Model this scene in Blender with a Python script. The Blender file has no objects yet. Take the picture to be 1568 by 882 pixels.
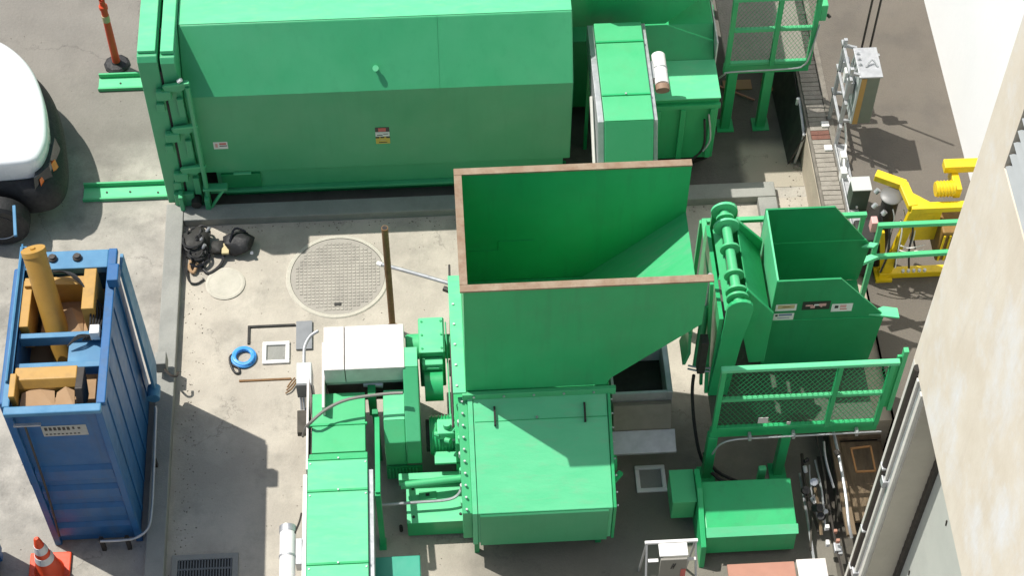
import bpy, bmesh, math, random
from math import radians, sin, cos, pi
from mathutils import Vector, Matrix
random.seed(7)
S = bpy.context.scene
COL = S.collection

# ------------------------------------------------------------------ camera
def cam_matrix(p, r, y, loc):
    f = Vector((sin(y)*cos(p), cos(y)*cos(p), -sin(p)))
    rt = Vector((cos(y), -sin(y), 0)); dn = f.cross(rt)
    R0 = cos(r)*rt + sin(r)*dn; D0 = -sin(r)*rt + cos(r)*dn
    m = Matrix((R0, -D0, -f)).transposed().to_4x4(); m.translation = loc
    return m
cd = bpy.data.cameras.new('camera'); cam = bpy.data.objects.new('camera', cd); COL.objects.link(cam)
cam.matrix_world = cam_matrix(9.45777549e-01, -9.74098425e-03, 6.57053505e-02, Vector((0, 0, 17.5)))
cd.sensor_width = 36; cd.lens = 2908.97/1568*36; cd.clip_end = 500; cd.clip_start = .5
S.camera = cam
# ------------------------------------------------------------------ light
SUN_EL, SUN_AZ = 60.5, -32.0        # elevation; direction the light travels (deg from +X)
trav = Vector((cos(radians(SUN_EL))*cos(radians(SUN_AZ)), cos(radians(SUN_EL))*sin(radians(SUN_AZ)), -sin(radians(SUN_EL))))
sl = bpy.data.lights.new('sun', 'SUN'); sl.energy = 4.8; sl.angle = radians(.55); sl.color = (1, .965, .905)
so = bpy.data.objects.new('sun', sl); COL.objects.link(so); so.rotation_euler = trav.to_track_quat('-Z', 'Y').to_euler()
so.location = (-10, 8, 25)
W = bpy.data.worlds.new('World'); S.world = W; W.use_nodes = True
nt = W.node_tree; bg = nt.nodes['Background']; sky = nt.nodes.new('ShaderNodeTexSky')
sky.sky_type = 'NISHITA'; sky.sun_disc = False; sky.sun_elevation = radians(SUN_EL)
tos = -trav; sky.sun_rotation = math.atan2(tos.x, tos.y)
sky.air_density = 1.2; sky.dust_density = 2.5
nt.links.new(sky.outputs[0], bg.inputs[0]); bg.inputs[1].default_value = .098
S.view_settings.view_transform = 'Standard'; S.view_settings.look = 'None'
S.view_settings.exposure = 0.17; S.view_settings.gamma = 1
S.cycles.max_bounces = 8

# ------------------------------------------------------------------ materials
MATS = {}
def mat(name, col, rough=.5, metal=0., col2=None, scale=3., amt=.5, bump=.0, bscale=60., dirt=None, dirt_amt=.0, dscale=1.5,
        stretch=(1, 1, 1), spec=.5, fine=.0, coat=0., contrast=(.35, .65), chips=None, chip_amt=.0, runs=None, run_amt=.0, mask=None, mask_col=None, cracks=0.):
    m = bpy.data.materials.new(name); m.use_nodes = True; t = m.node_tree; N = t.nodes; L = t.links
    b = N['Principled BSDF']; b.inputs['Roughness'].default_value = rough; b.inputs['Metallic'].default_value = metal
    b.inputs['Specular IOR Level'].default_value = spec; b.inputs['Coat Weight'].default_value = coat; b.inputs['Coat Roughness'].default_value = .25
    geo = N.new('ShaderNodeNewGeometry'); mp = N.new('ShaderNodeMapping'); mp.inputs['Scale'].default_value = stretch
    L.new(geo.outputs['Position'], mp.inputs[0])
    def noise(sc, det=6, ro=.6):
        n = N.new('ShaderNodeTexNoise'); n.inputs['Scale'].default_value = sc; n.inputs['Detail'].default_value = det
        n.inputs['Roughness'].default_value = ro; L.new(mp.outputs[0], n.inputs['Vector']); return n
    def ramp(n, a, c):
        r = N.new('ShaderNodeMapRange'); r.inputs[1].default_value = a; r.inputs[2].default_value = c
        L.new(n.outputs[0], r.inputs[0]); return r
    def mix(fac, c1, c2):
        x = N.new('ShaderNodeMix'); x.data_type = 'RGBA'
        if isinstance(fac, (int, float)): x.inputs[0].default_value = fac
        else: L.new(fac, x.inputs[0])
        for i, c in ((6, c1), (7, c2)):
            if isinstance(c, tuple): x.inputs[i].default_value = (*c, 1)
            else: L.new(c, x.inputs[i])
        return x.outputs[2]
    c = tuple(col)
    if col2:
        r = ramp(noise(scale), *contrast); q = N.new('ShaderNodeMath'); q.operation = 'MULTIPLY'; q.inputs[1].default_value = amt
        L.new(r.outputs[0], q.inputs[0]); c = mix(q.outputs[0], c, tuple(col2))
    if dirt:
        r = ramp(noise(dscale, 9, .7), .5, .72); q = N.new('ShaderNodeMath'); q.operation = 'MULTIPLY'; q.inputs[1].default_value = dirt_amt
        L.new(r.outputs[0], q.inputs[0]); c = mix(q.outputs[0], c, tuple(dirt))
    def scaled(sock, k):
        q = N.new('ShaderNodeMath'); q.operation = 'MULTIPLY'; L.new(sock, q.inputs[0])
        if isinstance(k, (int, float)): q.inputs[1].default_value = k
        else: L.new(k, q.inputs[1])
        return q.outputs[0]
    if runs:      # grime that has run down the faces, stretched along z
        m2 = N.new('ShaderNodeMapping'); m2.inputs['Scale'].default_value = (1, 1, .10); L.new(geo.outputs['Position'], m2.inputs[0])
        n = noise(9, 8, .65); L.new(m2.outputs[0], n.inputs['Vector']); c = mix(scaled(ramp(n, .52, .75).outputs[0], run_amt), c, tuple(runs))
    if chips:     # small worn-through spots and scuffs
        n = noise(16, 10, .8); c = mix(scaled(ramp(n, .66, .70).outputs[0], chip_amt), c, tuple(chips))
    if mask:
        sep = N.new('ShaderNodeSeparateXYZ'); L.new(geo.outputs['Position'], sep.inputs[0]); wn = scaled(ramp(noise(1.1, 8, .65), .2, .8).outputs[0], 1.); tot = None
        for ax, lo, hi, wp in mask:
            a = N.new('ShaderNodeMath'); a.operation = 'MULTIPLY_ADD'; L.new(wn, a.inputs[0]); a.inputs[1].default_value = wp; L.new(sep.outputs['XYZ'.index(ax)], a.inputs[2])
            r = N.new('ShaderNodeMapRange'); r.interpolation_type = 'SMOOTHSTEP'
            if lo > hi: r.inputs[1].default_value, r.inputs[2].default_value, r.inputs[3].default_value, r.inputs[4].default_value = hi, lo, 1, 0
            else: r.inputs[1].default_value, r.inputs[2].default_value = lo, hi
            L.new(a.outputs[0], r.inputs[0]); tot = r.outputs[0] if tot is None else scaled(tot, r.outputs[0])
        c = mix(scaled(tot, .8), c, mask_col)
    if cracks:
        vo = N.new('ShaderNodeTexVoronoi'); vo.feature = 'DISTANCE_TO_EDGE'; vo.inputs['Scale'].default_value = .42
        wv = noise(1.4, 6, .7); va = N.new('ShaderNodeVectorMath'); va.operation = 'MULTIPLY_ADD'; L.new(wv.outputs[1], va.inputs[0]); va.inputs[1].default_value = (.9, .9, .9)
        L.new(mp.outputs[0], va.inputs[2]); L.new(va.outputs[0], vo.inputs['Vector'])
        r = N.new('ShaderNodeMapRange'); r.inputs[1].default_value = .0; r.inputs[2].default_value = .007; r.inputs[3].default_value = cracks; r.inputs[4].default_value = 0; L.new(vo.outputs[0], r.inputs[0])
        c = mix(scaled(r.outputs[0], ramp(noise(.8), .45, .55).outputs[0]), c, (.07, .065, .06))
    if fine:
        n = noise(90, 3); r = ramp(n, .3, .7); h = N.new('ShaderNodeHueSaturation'); q = N.new('ShaderNodeMath'); q.operation = 'MULTIPLY_ADD'
        q.inputs[1].default_value = fine; q.inputs[2].default_value = 1-fine/2; L.new(r.outputs[0], q.inputs[0]); L.new(q.outputs[0], h.inputs['Value'])
        if isinstance(c, tuple): h.inputs['Color'].default_value = (*c, 1)
        else: L.new(c, h.inputs['Color'])
        c = h.outputs[0]
    if isinstance(c, tuple): b.inputs['Base Color'].default_value = (*c, 1)
    else: L.new(c, b.inputs['Base Color'])
    rn = ramp(noise(scale*1.7), .3, .7); rn.inputs[3].default_value = max(.03, rough-.1); rn.inputs[4].default_value = min(1, rough+.12)
    L.new(rn.outputs[0], b.inputs['Roughness'])
    if bump:
        bn = N.new('ShaderNodeBump'); bn.inputs['Strength'].default_value = bump; bn.inputs['Distance'].default_value = .02
        L.new(noise(bscale, 5).outputs[0], bn.inputs['Height']); L.new(bn.outputs[0], b.inputs['Normal'])
    MATS[name] = m; return m

GD = dict(chips=(.16, .15, .12), chip_amt=.35)
green = mat('green_paint', (.021, .38, .128), .38, col2=(.034, .43, .155), scale=1.6, amt=.8, bump=.12, bscale=3.5, dirt=(.06, .29, .12), dirt_amt=.35, dscale=2.2, runs=(.035, .21, .09), run_amt=.35, **GD)
green_pale = mat('pale_glare_green_paint', (.10, .54, .255), .45, col2=(.125, .58, .285), scale=2.2, amt=.8, bump=.15, bscale=4, dirt=(.20, .46, .26), dirt_amt=.5, dscale=4, stretch=(1, 3, 1), **GD)  # second green tone; also carries sky glare and sunlit faces in its colour
green_mid = mat('bright_green_paint', (.06, .43, .175), .45, col2=(.08, .47, .205), scale=2, amt=.7, bump=.1, bscale=4, dirt=(.10, .36, .15), dirt_amt=.4, dscale=3, **GD)
green_sh = mat('container_green_paint', (.048, .355, .15), .40, col2=(.07, .39, .18), scale=1.1, amt=.9, bump=.25, bscale=1.8, dirt=(.10, .32, .17), dirt_amt=.2, dscale=1.4, runs=(.04, .27, .12), run_amt=.3, **GD)
green_dk = mat('deep_green_paint', (.008, .24, .075), .45, col2=(.012, .28, .10), scale=2, amt=.8, bump=.1, bscale=4, runs=(.01, .14, .05), run_amt=.4, chips=(.1, .12, .08), chip_amt=.3)
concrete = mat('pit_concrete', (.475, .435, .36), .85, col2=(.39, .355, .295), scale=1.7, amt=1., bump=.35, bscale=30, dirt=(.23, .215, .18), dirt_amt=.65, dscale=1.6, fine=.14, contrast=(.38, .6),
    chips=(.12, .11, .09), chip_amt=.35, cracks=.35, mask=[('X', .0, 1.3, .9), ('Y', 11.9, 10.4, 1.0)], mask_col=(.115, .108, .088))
stained_shade = mat('stained_shade_concrete', (.125, .118, .10), .85, col2=(.085, .08, .068), scale=1.6, amt=.9, bump=.35, bscale=30, dirt=(.07, .066, .055), dirt_amt=.6, dscale=1.4, fine=.12, cracks=.6,
    mask=[('X', 3.7, 3.85, .2), ('Y', 14.75, 14.5, .1)], mask_col=(.42, .38, .30))  # dark floor joins stains with platform shade; sunlit corner painted cream
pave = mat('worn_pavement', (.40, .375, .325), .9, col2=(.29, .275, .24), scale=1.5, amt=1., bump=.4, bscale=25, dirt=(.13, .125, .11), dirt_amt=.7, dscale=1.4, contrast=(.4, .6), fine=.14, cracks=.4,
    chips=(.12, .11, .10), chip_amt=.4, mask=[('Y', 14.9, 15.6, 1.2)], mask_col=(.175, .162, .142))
asphalt = mat('brown_asphalt', (.135, .118, .096), .9, col2=(.11, .098, .082), scale=1.5, amt=.7, bump=.4, bscale=50, dirt=(.085, .075, .066), dirt_amt=.45, fine=.15, cracks=.5, chips=(.2, .18, .15), chip_amt=.3)
curbm = mat('kerb_concrete', (.30, .30, .27), .85, col2=(.23, .235, .215), scale=2.5, amt=.8, bump=.3, bscale=40, dirt=(.14, .14, .13), dirt_amt=.45, fine=.1, chips=(.1, .1, .09), chip_amt=.4)
cream = mat('cream_concrete', (.46, .40, .31), .85, col2=(.34, .29, .23), scale=2.5, amt=.6, bump=.3, bscale=30, dirt=(.24, .21, .17), dirt_amt=.3)
rustedge = mat('bare_brown_edge', (.23, .15, .09), .7, col2=(.31, .245, .17), scale=8, amt=.8, dirt=(.16, .07, .04), dirt_amt=.6, dscale=6, bump=.2)
galv = mat('galvanised_steel', (.50, .51, .52), .45, .55, col2=(.38, .39, .40), scale=9, amt=.7, bump=.1, bscale=20)
whitem = mat('white_enamel', (.80, .79, .77), .4, col2=(.72, .70, .68), scale=5, amt=.5)
scuffed = mat('scuffed_green_paint', (.05, .44, .17), .45, col2=(.08, .47, .21), scale=3, amt=.8, bump=.2, bscale=5, dirt=(.20, .30, .22), dirt_amt=.5, dscale=3, stretch=(.5, 3, .5), chips=(.25, .24, .22), chip_amt=.6)
dustw = mat('dusty_pale_sheet', (.68, .635, .61), .7, col2=(.58, .54, .52), scale=12, amt=.7, bump=.1, bscale=60, dirt=(.40, .36, .33), dirt_amt=.4, dscale=5)
black = mat('black_rubber', (.012, .012, .013), .6, col2=(.03, .03, .03), scale=20, amt=.6, bump=.3, bscale=60)
blackg = mat('black_gloss', (.01, .01, .012), .25)
dark = mat('dark_void_steel', (.018, .018, .016), .7, col2=(.03, .028, .022), scale=8)
blue = mat('blue_paint', (.010, .095, .26), .45, col2=(.016, .13, .33), scale=2.5, amt=.8, bump=.15, bscale=4, dirt=(.03, .07, .13), dirt_amt=.6, dscale=2.5, runs=(.035, .065, .10), run_amt=.45, chips=(.14, .10, .07), chip_amt=.5)
bluel = mat('scuffed_light_blue', (.045, .18, .33), .5, col2=(.085, .26, .42), scale=5, amt=.7, dirt=(.07, .17, .27), dirt_amt=.5, dscale=4)
gritm = mat('loose_grit', (.14, .125, .10), .95, col2=(.3, .27, .22), scale=30)
ochre = mat('ochre_paint', (.44, .25, .05), .45, col2=(.42, .23, .04), scale=6, amt=.7, dirt=(.2, .12, .04), dirt_amt=.45, dscale=5)
card = mat('brown_cardboard', (.36, .23, .125), .85, col2=(.30, .19, .10), scale=6, amt=.6)
orange = mat('orange_plastic', (.75, .075, .02), .5, col2=(.62, .06, .02), scale=6, amt=.6)
refl = mat('reflective_white_band', (.68, .68, .68), .4, dirt=(.3, .3, .3), dirt_amt=.4, dscale=12)
yellow = mat('yellow_paint', (.78, .55, .012), .42, col2=(.70, .47, .01), scale=8, amt=.6, dirt=(.4, .28, .02), dirt_amt=.3, dscale=8)
rustpipe = mat('rusty_brown_pipe', (.22, .115, .035), .65, col2=(.14, .07, .025), scale=10, amt=.8, bump=.3, bscale=30)
beige = mat('beige_stucco', (.70, .645, .545), .9, col2=(.62, .55, .44), scale=2.2, amt=.7, bump=.12, bscale=14, dirt=(.72, .73, .73), dirt_amt=.95, dscale=1.3, stretch=(1.3, 1.2, .9), fine=.04, chips=(.52, .46, .37), chip_amt=.35, runs=(.54, .48, .39), run_amt=.3)
whitewall = mat('white_wall_paint', (.93, .93, .925), .8, col2=(.89, .89, .885), scale=1.2, amt=.5, bump=.15, bscale=10)
tanm = mat('tan_siding', (.54, .49, .40), .75, col2=(.46, .42, .34), scale=4, amt=.6, bump=.2, bscale=30)
greydoor = mat('pale_grey_door', (.50, .52, .47), .7, col2=(.44, .46, .42), scale=3, amt=.6, bump=.1)
trimm = mat('white_trim', (.68, .66, .60), .6, col2=(.55, .53, .48), scale=6, amt=.6)
pipem = mat('dark_brown_pipe', (.028, .022, .018), .55, col2=(.06, .05, .04), scale=10)
brickm = mat('grey_brown_brick', (.30, .275, .235), .9, col2=(.22, .20, .17), scale=14, amt=.8, bump=.4, bscale=60)
brickr = mat('red_brick', (.20, .09, .065), .9, col2=(.13, .065, .05), scale=14, amt=.8, bump=.4)
mortar = mat('grey_mortar', (.21, .19, .16), .95, col2=(.12, .11, .09), scale=10, amt=.8, bump=.4)
ringblue = mat('blue_cord_jacket', (.05, .30, .75), .45, col2=(.08, .38, .8), scale=20, amt=.5)
wood = mat('weathered_timber', (.20, .145, .085), .85, col2=(.11, .08, .05), scale=5, amt=.9, bump=.4, bscale=30, stretch=(3, .6, 1))
salmon = mat('salmon_board', (.42, .21, .15), .8, col2=(.36, .18, .13), scale=6, amt=.6)
glassd = mat('dark_glass', (.02, .025, .03), .08)
lampo = mat('orange_lens', (.80, .16, .02), .15)
carw = mat('white_car_paint', (.82, .84, .84), .25, coat=.6)
stred = mat('red_print', (.55, .12, .10), .5)
stwhite = mat('white_print', (.70, .72, .68), .5)
styel = mat('yellow_print', (.55, .42, .06), .5)
stblk = mat('black_print', (.02, .02, .02), .4)
stpink = mat('pink_print', (.65, .35, .33), .5)
stgold = mat('tan_print', (.50, .42, .22), .5)
stblue = mat('blue_print', (.16, .22, .34), .5)
grime = mat('oil_stained_grime', (.06, .055, .045), .9, col2=(.10, .09, .07), scale=6, amt=.8)
pit_cover = mat('pale_round_concrete', (.52, .49, .41), .85, col2=(.42, .40, .33), scale=5, amt=.8, bump=.4, bscale=30)
gridm = mat('manhole_iron', (.40, .375, .32), .85, col2=(.31, .29, .25), scale=5, amt=.8, bump=.3, bscale=40, dirt=(.14, .13, .12), dirt_amt=.5, dscale=3)

# ------------------------------------------------------------------ builders
ORG = {}
class M:
    def __init__(s): s.v = []; s.f = []
    def add(s, vs, fs):
        o = len(s.v); s.v += [Vector(v) for v in vs]; s.f += [tuple(i+o for i in f) for f in fs]; return s
    def box(s, x0, x1, y0, y1, z0, z1):
        return s.add([(x0, y0, z0), (x1, y0, z0), (x1, y1, z0), (x0, y1, z0), (x0, y0, z1), (x1, y0, z1), (x1, y1, z1), (x0, y1, z1)],
                     [(0, 3, 2, 1), (4, 5, 6, 7), (0, 1, 5, 4), (1, 2, 6, 5), (2, 3, 7, 6), (3, 0, 4, 7)])
    def prism(s, ax, pts, lo, hi):
        """ax: extrusion axis; pts in the other two axes (x: (y,z), y: (x,z), z: (x,y))"""
        def q(p, t): return {'x': (t, p[0], p[1]), 'y': (p[0], t, p[1]), 'z': (p[0], p[1], t)}[ax]
        n = len(pts)
        return s.add([q(p, lo) for p in pts]+[q(p, hi) for p in pts],
                     [tuple(range(n)), tuple(range(2*n-1, n-1, -1))]+[(i, (i+1) % n+0, (i+1) % n+n, i+n) for i in range(n)])
    def cyl(s, a, b, r, n=16, r2=None):
        a, b = Vector(a), Vector(b); d = (b-a).normalized(); u = d.orthogonal().normalized(); w = d.cross(u); r2 = r if r2 is None else r2
        vs = [a+(u*cos(2*pi*i/n)+w*sin(2*pi*i/n))*r for i in range(n)]+[b+(u*cos(2*pi*i/n)+w*sin(2*pi*i/n))*r2 for i in range(n)]
        return s.add(vs, [tuple(range(n-1, -1, -1)), tuple(range(n, 2*n))]+[(i, (i+1) % n, (i+1) % n+n, i+n) for i in range(n)])
    def bar(s, a, b, w, h=None, up=(0, 0, 1)):
        h = h or w; a, b = Vector(a), Vector(b); d = (b-a).normalized(); up = Vector(up)
        if abs(d.dot(up)) > .98: up = Vector((0, 1, 0))
        u = d.cross(up).normalized()*w/2; v = u.cross(d).normalized()*h/2
        return s.add([a-u-v, a+u-v, a+u+v, a-u+v, b-u-v, b+u-v, b+u+v, b-u+v],
                     [(0, 3, 2, 1), (4, 5, 6, 7), (0, 1, 5, 4), (1, 2, 6, 5), (2, 3, 7, 6), (3, 0, 4, 7)])
    def tube(s, pts, r, n=8, sm=4):
        P = [Vector(p) for p in pts]
        if len(P) > 2 and sm > 1:
            Q = []
            for i in range(len(P)-1):
                p0, p1, p2, p3 = P[max(i-1, 0)], P[i], P[i+1], P[min(i+2, len(P)-1)]
                for k in range(sm):
                    t = k/sm; Q.append(.5*((2*p1)+(-p0+p2)*t+(2*p0-5*p1+4*p2-p3)*t*t+(-p0+3*p1-3*p2+p3)*t**3))
            Q.append(P[-1]); P = Q
        vs = []; u = None
        for i, p in enumerate(P):
            d = (P[min(i+1, len(P)-1)]-P[max(i-1, 0)]).normalized()
            if u is None: u = d.orthogonal().normalized()
            else: u = (u-d*u.dot(d)).normalized()
            w = d.cross(u); vs += [p+(u*cos(2*pi*k/n)+w*sin(2*pi*k/n))*r for k in range(n)]
        m = len(P); fs = [(i*n+k, i*n+(k+1) % n, (i+1)*n+(k+1) % n, (i+1)*n+k) for i in range(m-1) for k in range(n)]
        return s.add(vs, fs+[tuple(range(n-1, -1, -1)), tuple(range((m-1)*n, m*n))])
    def lathe(s, c, prof, n=24, ax='z'):
        c = Vector(c); vs = []
        for (r, h) in prof:
            for i in range(n):
                a = 2*pi*i/n
                vs.append(c+(Vector((r*cos(a), r*sin(a), h)) if ax == 'z' else Vector((r*cos(a), h, r*sin(a))) if ax == 'y' else Vector((h, r*cos(a), r*sin(a)))))
        m = len(prof); fs = [(i*n+k, i*n+(k+1) % n, (i+1)*n+(k+1) % n, (i+1)*n+k) for i in range(m-1) for k in range(n)]
        return s.add(vs, fs+[tuple(range(n-1, -1, -1)), tuple(range((m-1)*n, m*n))])
    def plate(s, pts, t):
        """a sheet: polygon pts (3d, any plane) thickened by t along its normal"""
        P = [Vector(p) for p in pts]; nrm = (P[1]-P[0]).cross(P[2]-P[0]).normalized()*t; n = len(P)
        return s.add(P+[p-nrm for p in P], [tuple(range(n)), tuple(range(2*n-1, n-1, -1))]+[(i, i+n, (i+1) % n+n, (i+1) % n) for i in range(n)])
    def build(s, name, m, parent=None, bevel=0., smooth=False, **props):
        me = bpy.data.meshes.new(name)
        if parent is not None: org = ORG[parent]
        else:
            lo = [min(v[i] for v in s.v) for i in range(3)]; hi = [max(v[i] for v in s.v) for i in range(3)]
            org = Vector(((lo[0]+hi[0])/2, (lo[1]+hi[1])/2, lo[2]))
        me.from_pydata([v-org for v in s.v], [], s.f); me.update()
        bm = bmesh.new(); bm.from_mesh(me); bmesh.ops.recalc_face_normals(bm, faces=bm.faces); bm.to_mesh(me); bm.free()
        for mm in (m if isinstance(m, (list, tuple)) else [m]): me.materials.append(mm)
        o = bpy.data.objects.new(name, me); COL.objects.link(o)
        if parent is not None: o.parent = parent
        else: o.location = org
        ORG[o] = org
        if smooth:
            for p in me.polygons: p.use_smooth = True
            me.set_sharp_from_angle(angle=radians(35))
        if bevel:
            b = o.modifiers.new('bevel', 'BEVEL'); b.width = bevel; b.segments = 2; b.limit_method = 'ANGLE'; b.angle_limit = radians(40); b.harden_normals = False
        for k, v in props.items(): o[k] = v
        return o
def thing(name, loc, label, cat, group=None):
    o = bpy.data.objects.new(name, None); COL.objects.link(o); o.location = loc; o.empty_display_size = .2
    ORG[o] = Vector(loc); o['label'] = label; o['category'] = cat
    if group: o['group'] = group
    return o
def structure(name, m, mb, **k): return mb.build(name, m, None, kind='structure', **k)
def bolts(parent, pts, r=.012, h=.012, m=None, ax=(0, 0, 1)):
    """each bolt a part, sharing one mesh"""
    me = None
    for p in pts:
        if me is None:
            o = M().cyl((0, 0, 0), Vector(ax)*h, r, 6).v; mb = M().cyl((0, 0, 0), Vector(ax)*h, r, 6)
            me = bpy.data.meshes.new('bolt'); me.from_pydata(mb.v, [], mb.f); me.materials.append(m or galv)
        b = bpy.data.objects.new('bolt', me); COL.objects.link(b); b.parent = parent; b.location = Vector(p)-ORG[parent]

# ================================================================== SETTING
UG = .6       # level of the upper ground right of the retaining wall
def grid_sheet(x0, x1, y0, y1, z): return M().add([(x0, y0, z), (x1, y0, z), (x1, y1, z), (x0, y1, z)], [(0, 1, 2, 3)])
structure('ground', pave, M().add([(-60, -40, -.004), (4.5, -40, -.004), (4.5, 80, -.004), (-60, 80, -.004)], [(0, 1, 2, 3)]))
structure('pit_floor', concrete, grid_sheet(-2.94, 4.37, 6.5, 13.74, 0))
structure('back_floor', stained_shade, grid_sheet(-2.9, 4.37, 13.9, 19, 0))
structure('kerb_left', curbm, M().box(-3.12, -2.92, 6.5, 13.93, -.05, .12), bevel=.012)
structure('kerb_back', curbm, M().box(-2.915, 3.99, 13.68, 13.9, -.05, .12).box(3.77, 3.99, 13.0, 13.675, -.05, .118), bevel=.012)
structure('upper_ground', asphalt, M().add([(4.7, 8.6, UG), (60, 8.6, UG), (60, 80, UG), (4.7, 80, UG)], [(0, 1, 2, 3)]))
structure('lower_slab', grime, grid_sheet(3.95, 5.2, 8.5, 10.2, .005))

# retaining wall with rowlock brick cap
rw = thing('retaining_wall', (4.5, 13, 0), 'low cream concrete retaining wall capped with a row of grey bricks', 'wall')
M().box(4.375, 4.70, 10.3, 22, -.3, UG-.075).build('wall_body', cream, rw, bevel=.01)
M().box(4.38, 4.41, 12.6, 16.5, UG-.07, UG-.012).box(4.63, 4.70, 12.6, 22, UG-.07, UG+.01).build('mortar_bed', mortar, rw)
M().box(4.412, 4.628, 12.6, 16.5, UG-.072, UG-.008).build('mortar_joint', mortar, rw)
bme = {}
for i in range(56):
    y = 12.62+i*.069
    key = 'r' if i in (22, 23) else 'g'+str(i % 4)
    if key not in bme:
        mb = M().box(-.105+random.uniform(-.004, .004), .105+random.uniform(-.004, .004), -.0305, .0305, -.03, .031+random.uniform(-.004, .004))
        me = bpy.data.meshes.new('brick'); me.from_pydata(mb.v, [], mb.f); me.materials.append(brickr if key == 'r' else brickm); bme[key] = me
    b = bpy.data.objects.new('brick', bme[key]); COL.objects.link(b); b.parent = rw
    b.location = Vector((4.52+random.uniform(-.004, .004), y, UG-.03))-ORG[rw]; b.rotation_euler[2] = random.uniform(-.02, .02)
# steel channel lying along the wall top under the cabinet
M().box(4.64, 4.77, 12.75, 13.98, UG+.012, UG+.05).box(4.64, 4.655, 12.75, 13.98, UG+.05, UG+.09).build('steel_channel', galv, None, bevel=.004,
  label='crumpled galvanised steel channel lying along the brick topped wall', category='steel channel')

# ---- manholes, grate
mh = thing('manhole_cover', (-1.43, 13.0-.08, 0), 'large round manhole cover with a worn square grid pattern in the pit floor', 'manhole')
cx, cy, R = -1.17, 12.87, .57
cx = -1.145
ORG[mh] = Vector((cx, cy, 0)); mh.location = ORG[mh]
M().lathe((cx, cy, 0), [(R-.03, .001), (R-.03, .012), (R+.01, .013), (R+.022, .001)], 56).build('rim', pit_cover, mh)
M().cyl((cx, cy, .001), (cx, cy, .006), R-.035, 56).build('cover_plate', mat('manhole_recess', (.36, .335, .29), .95, col2=(.29, .27, .235), scale=6), mh)
g = M(); n = 23
for i in range(n):
    for j in range(n):
        x = (i-(n-1)/2)*.046; y = (j-(n-1)/2)*.046
        if math.hypot(x, y) < R-.08: g.box(cx+x-.0165, cx+x+.0165, cy+y-.0165, cy+y+.0165, .005, .0125)
g.build('grid_tread', gridm, mh, kind='stuff')
M().box(cx-.04, cx+.04, cy-.42, cy-.38, .011, .017).build('lifting_slot', dark, mh)
M().lathe((-2.42, 12.83, 0), [(.22, .0), (.225, .012), (.2, .018), (.18, .015), (.02, .02)], 40).build('access_cover', pit_cover, None,
   label='small pale round concrete access cover beside the black hose pile', category='manhole')
gr = thing('floor_grate', (-2.55, 9.2, 0), 'slotted iron floor grate in the shaded pit corner near the left kerb', 'grate')
M().box(-2.86, -2.80, 8.5, 9.38, .002, .016).box(-2.24, -2.18, 8.5, 9.38, .002, .016).box(-2.80, -2.24, 9.32, 9.38, .002, .016).build('frame', curbm, gr)
M().box(-2.80, -2.24, 8.5, 9.32, .0015, .004).build('drain_well', dark, gr)
g = M()
for i in range(19): g.box(-2.79+i*.0295, -2.776+i*.0295, 8.5, 9.32, .006, .022)
for j in range(7): g.box(-2.80, -2.24, 9.2-j*.11, 9.22-j*.11, .007, .020)
g.build('grate_bars', mat('grate_iron', (.13, .14, .14), .6, col2=(.09, .1, .1), scale=9), gr, kind='stuff')

def drain(x0, x1, y0, y1, label):
    t = thing('floor_drain', ((x0+x1)/2, (y0+y1)/2, 0), label, 'drain')
    w = .045
    M().box(x0, x1, y0, y0+w, 0, .03).box(x0, x1, y1-w, y1, 0, .03).box(x0, x0+w, y0+w, y1-w, 0, .03).box(x1-w, x1, y0+w, y1-w, 0, .03).build('white_frame', whitem, t, bevel=.008)
    M().box(x0+w, x1-w, y0+w, y1-w, .001, .004).build('sump', curbm, t)
    M().prism('z', [(x0+w+.02, y0+w+.005), (x1-w-.02, y0+w+.005), (x1-w-.03, y0+w+.05), (x0+w+.12, y0+w+.03)], .004, .012).build('silt', curbm, t)
drain(-1.98, -1.68, 11.7, 11.99, 'white framed square floor drain beside the blue cord coil')
drain(1.99, 2.31, 9.86, 10.18, 'white framed square floor drain in shade right of the hopper')

# angle iron pieces in the floor
M().box(-2.15, -1.62, 12.2, 12.225, 0, .02).box(-2.15, -2.125, 11.98, 12.2, 0, .02).build('angle_iron', dark, None, label='thin dark L shaped angle iron on the floor behind the white drain', category='angle iron')
M().box(-2.23, -1.66, 11.485, 11.51, 0, .015).build('flat_bar', rustpipe, None, bevel=.004, label='short rusty brown bar on the floor in front of the blue coil', category='bar')
M().box(-1.61, -1.43, 11.87, 12.25, .002, .03).build('steel_plate', mat('grey_plate', (.22, .23, .24), .6, .3, col2=(.17, .18, .19), scale=8), None, bevel=.004, label='flat grey steel plate on the floor beside the white inlet hood', category='steel plate')
# blue coil
t = thing('cord_coil', (-2.185, 11.8, 0), 'round blue hose coil lying on the concrete by the white drain', 'coil')
for k in range(5):
    rr = .098+.014*(k % 3); z = .022+.02*(k//3)
    M().tube([(-2.185+rr*cos(a*pi/9), 11.8+rr*sin(a*pi/9), z+.004*sin(a+k)) for a in range(19)], .018, 8, 2).build('loop', ringblue, t, smooth=True)
M().tube([(-2.28, 11.86, .02), (-2.34, 11.8, .03), (-2.31, 11.66, .025), (-2.27, 11.60, .02), (-2.23, 11.6, .02), (-2.24, 11.66, .02), (-2.3, 11.7, .02)], .012, 6).build('loose_end', black, t, smooth=True)
t2 = M().box(-2.13, -2.10, 11.70, 11.73, .02, .05).build('cable_tie', refl, t)

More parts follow.
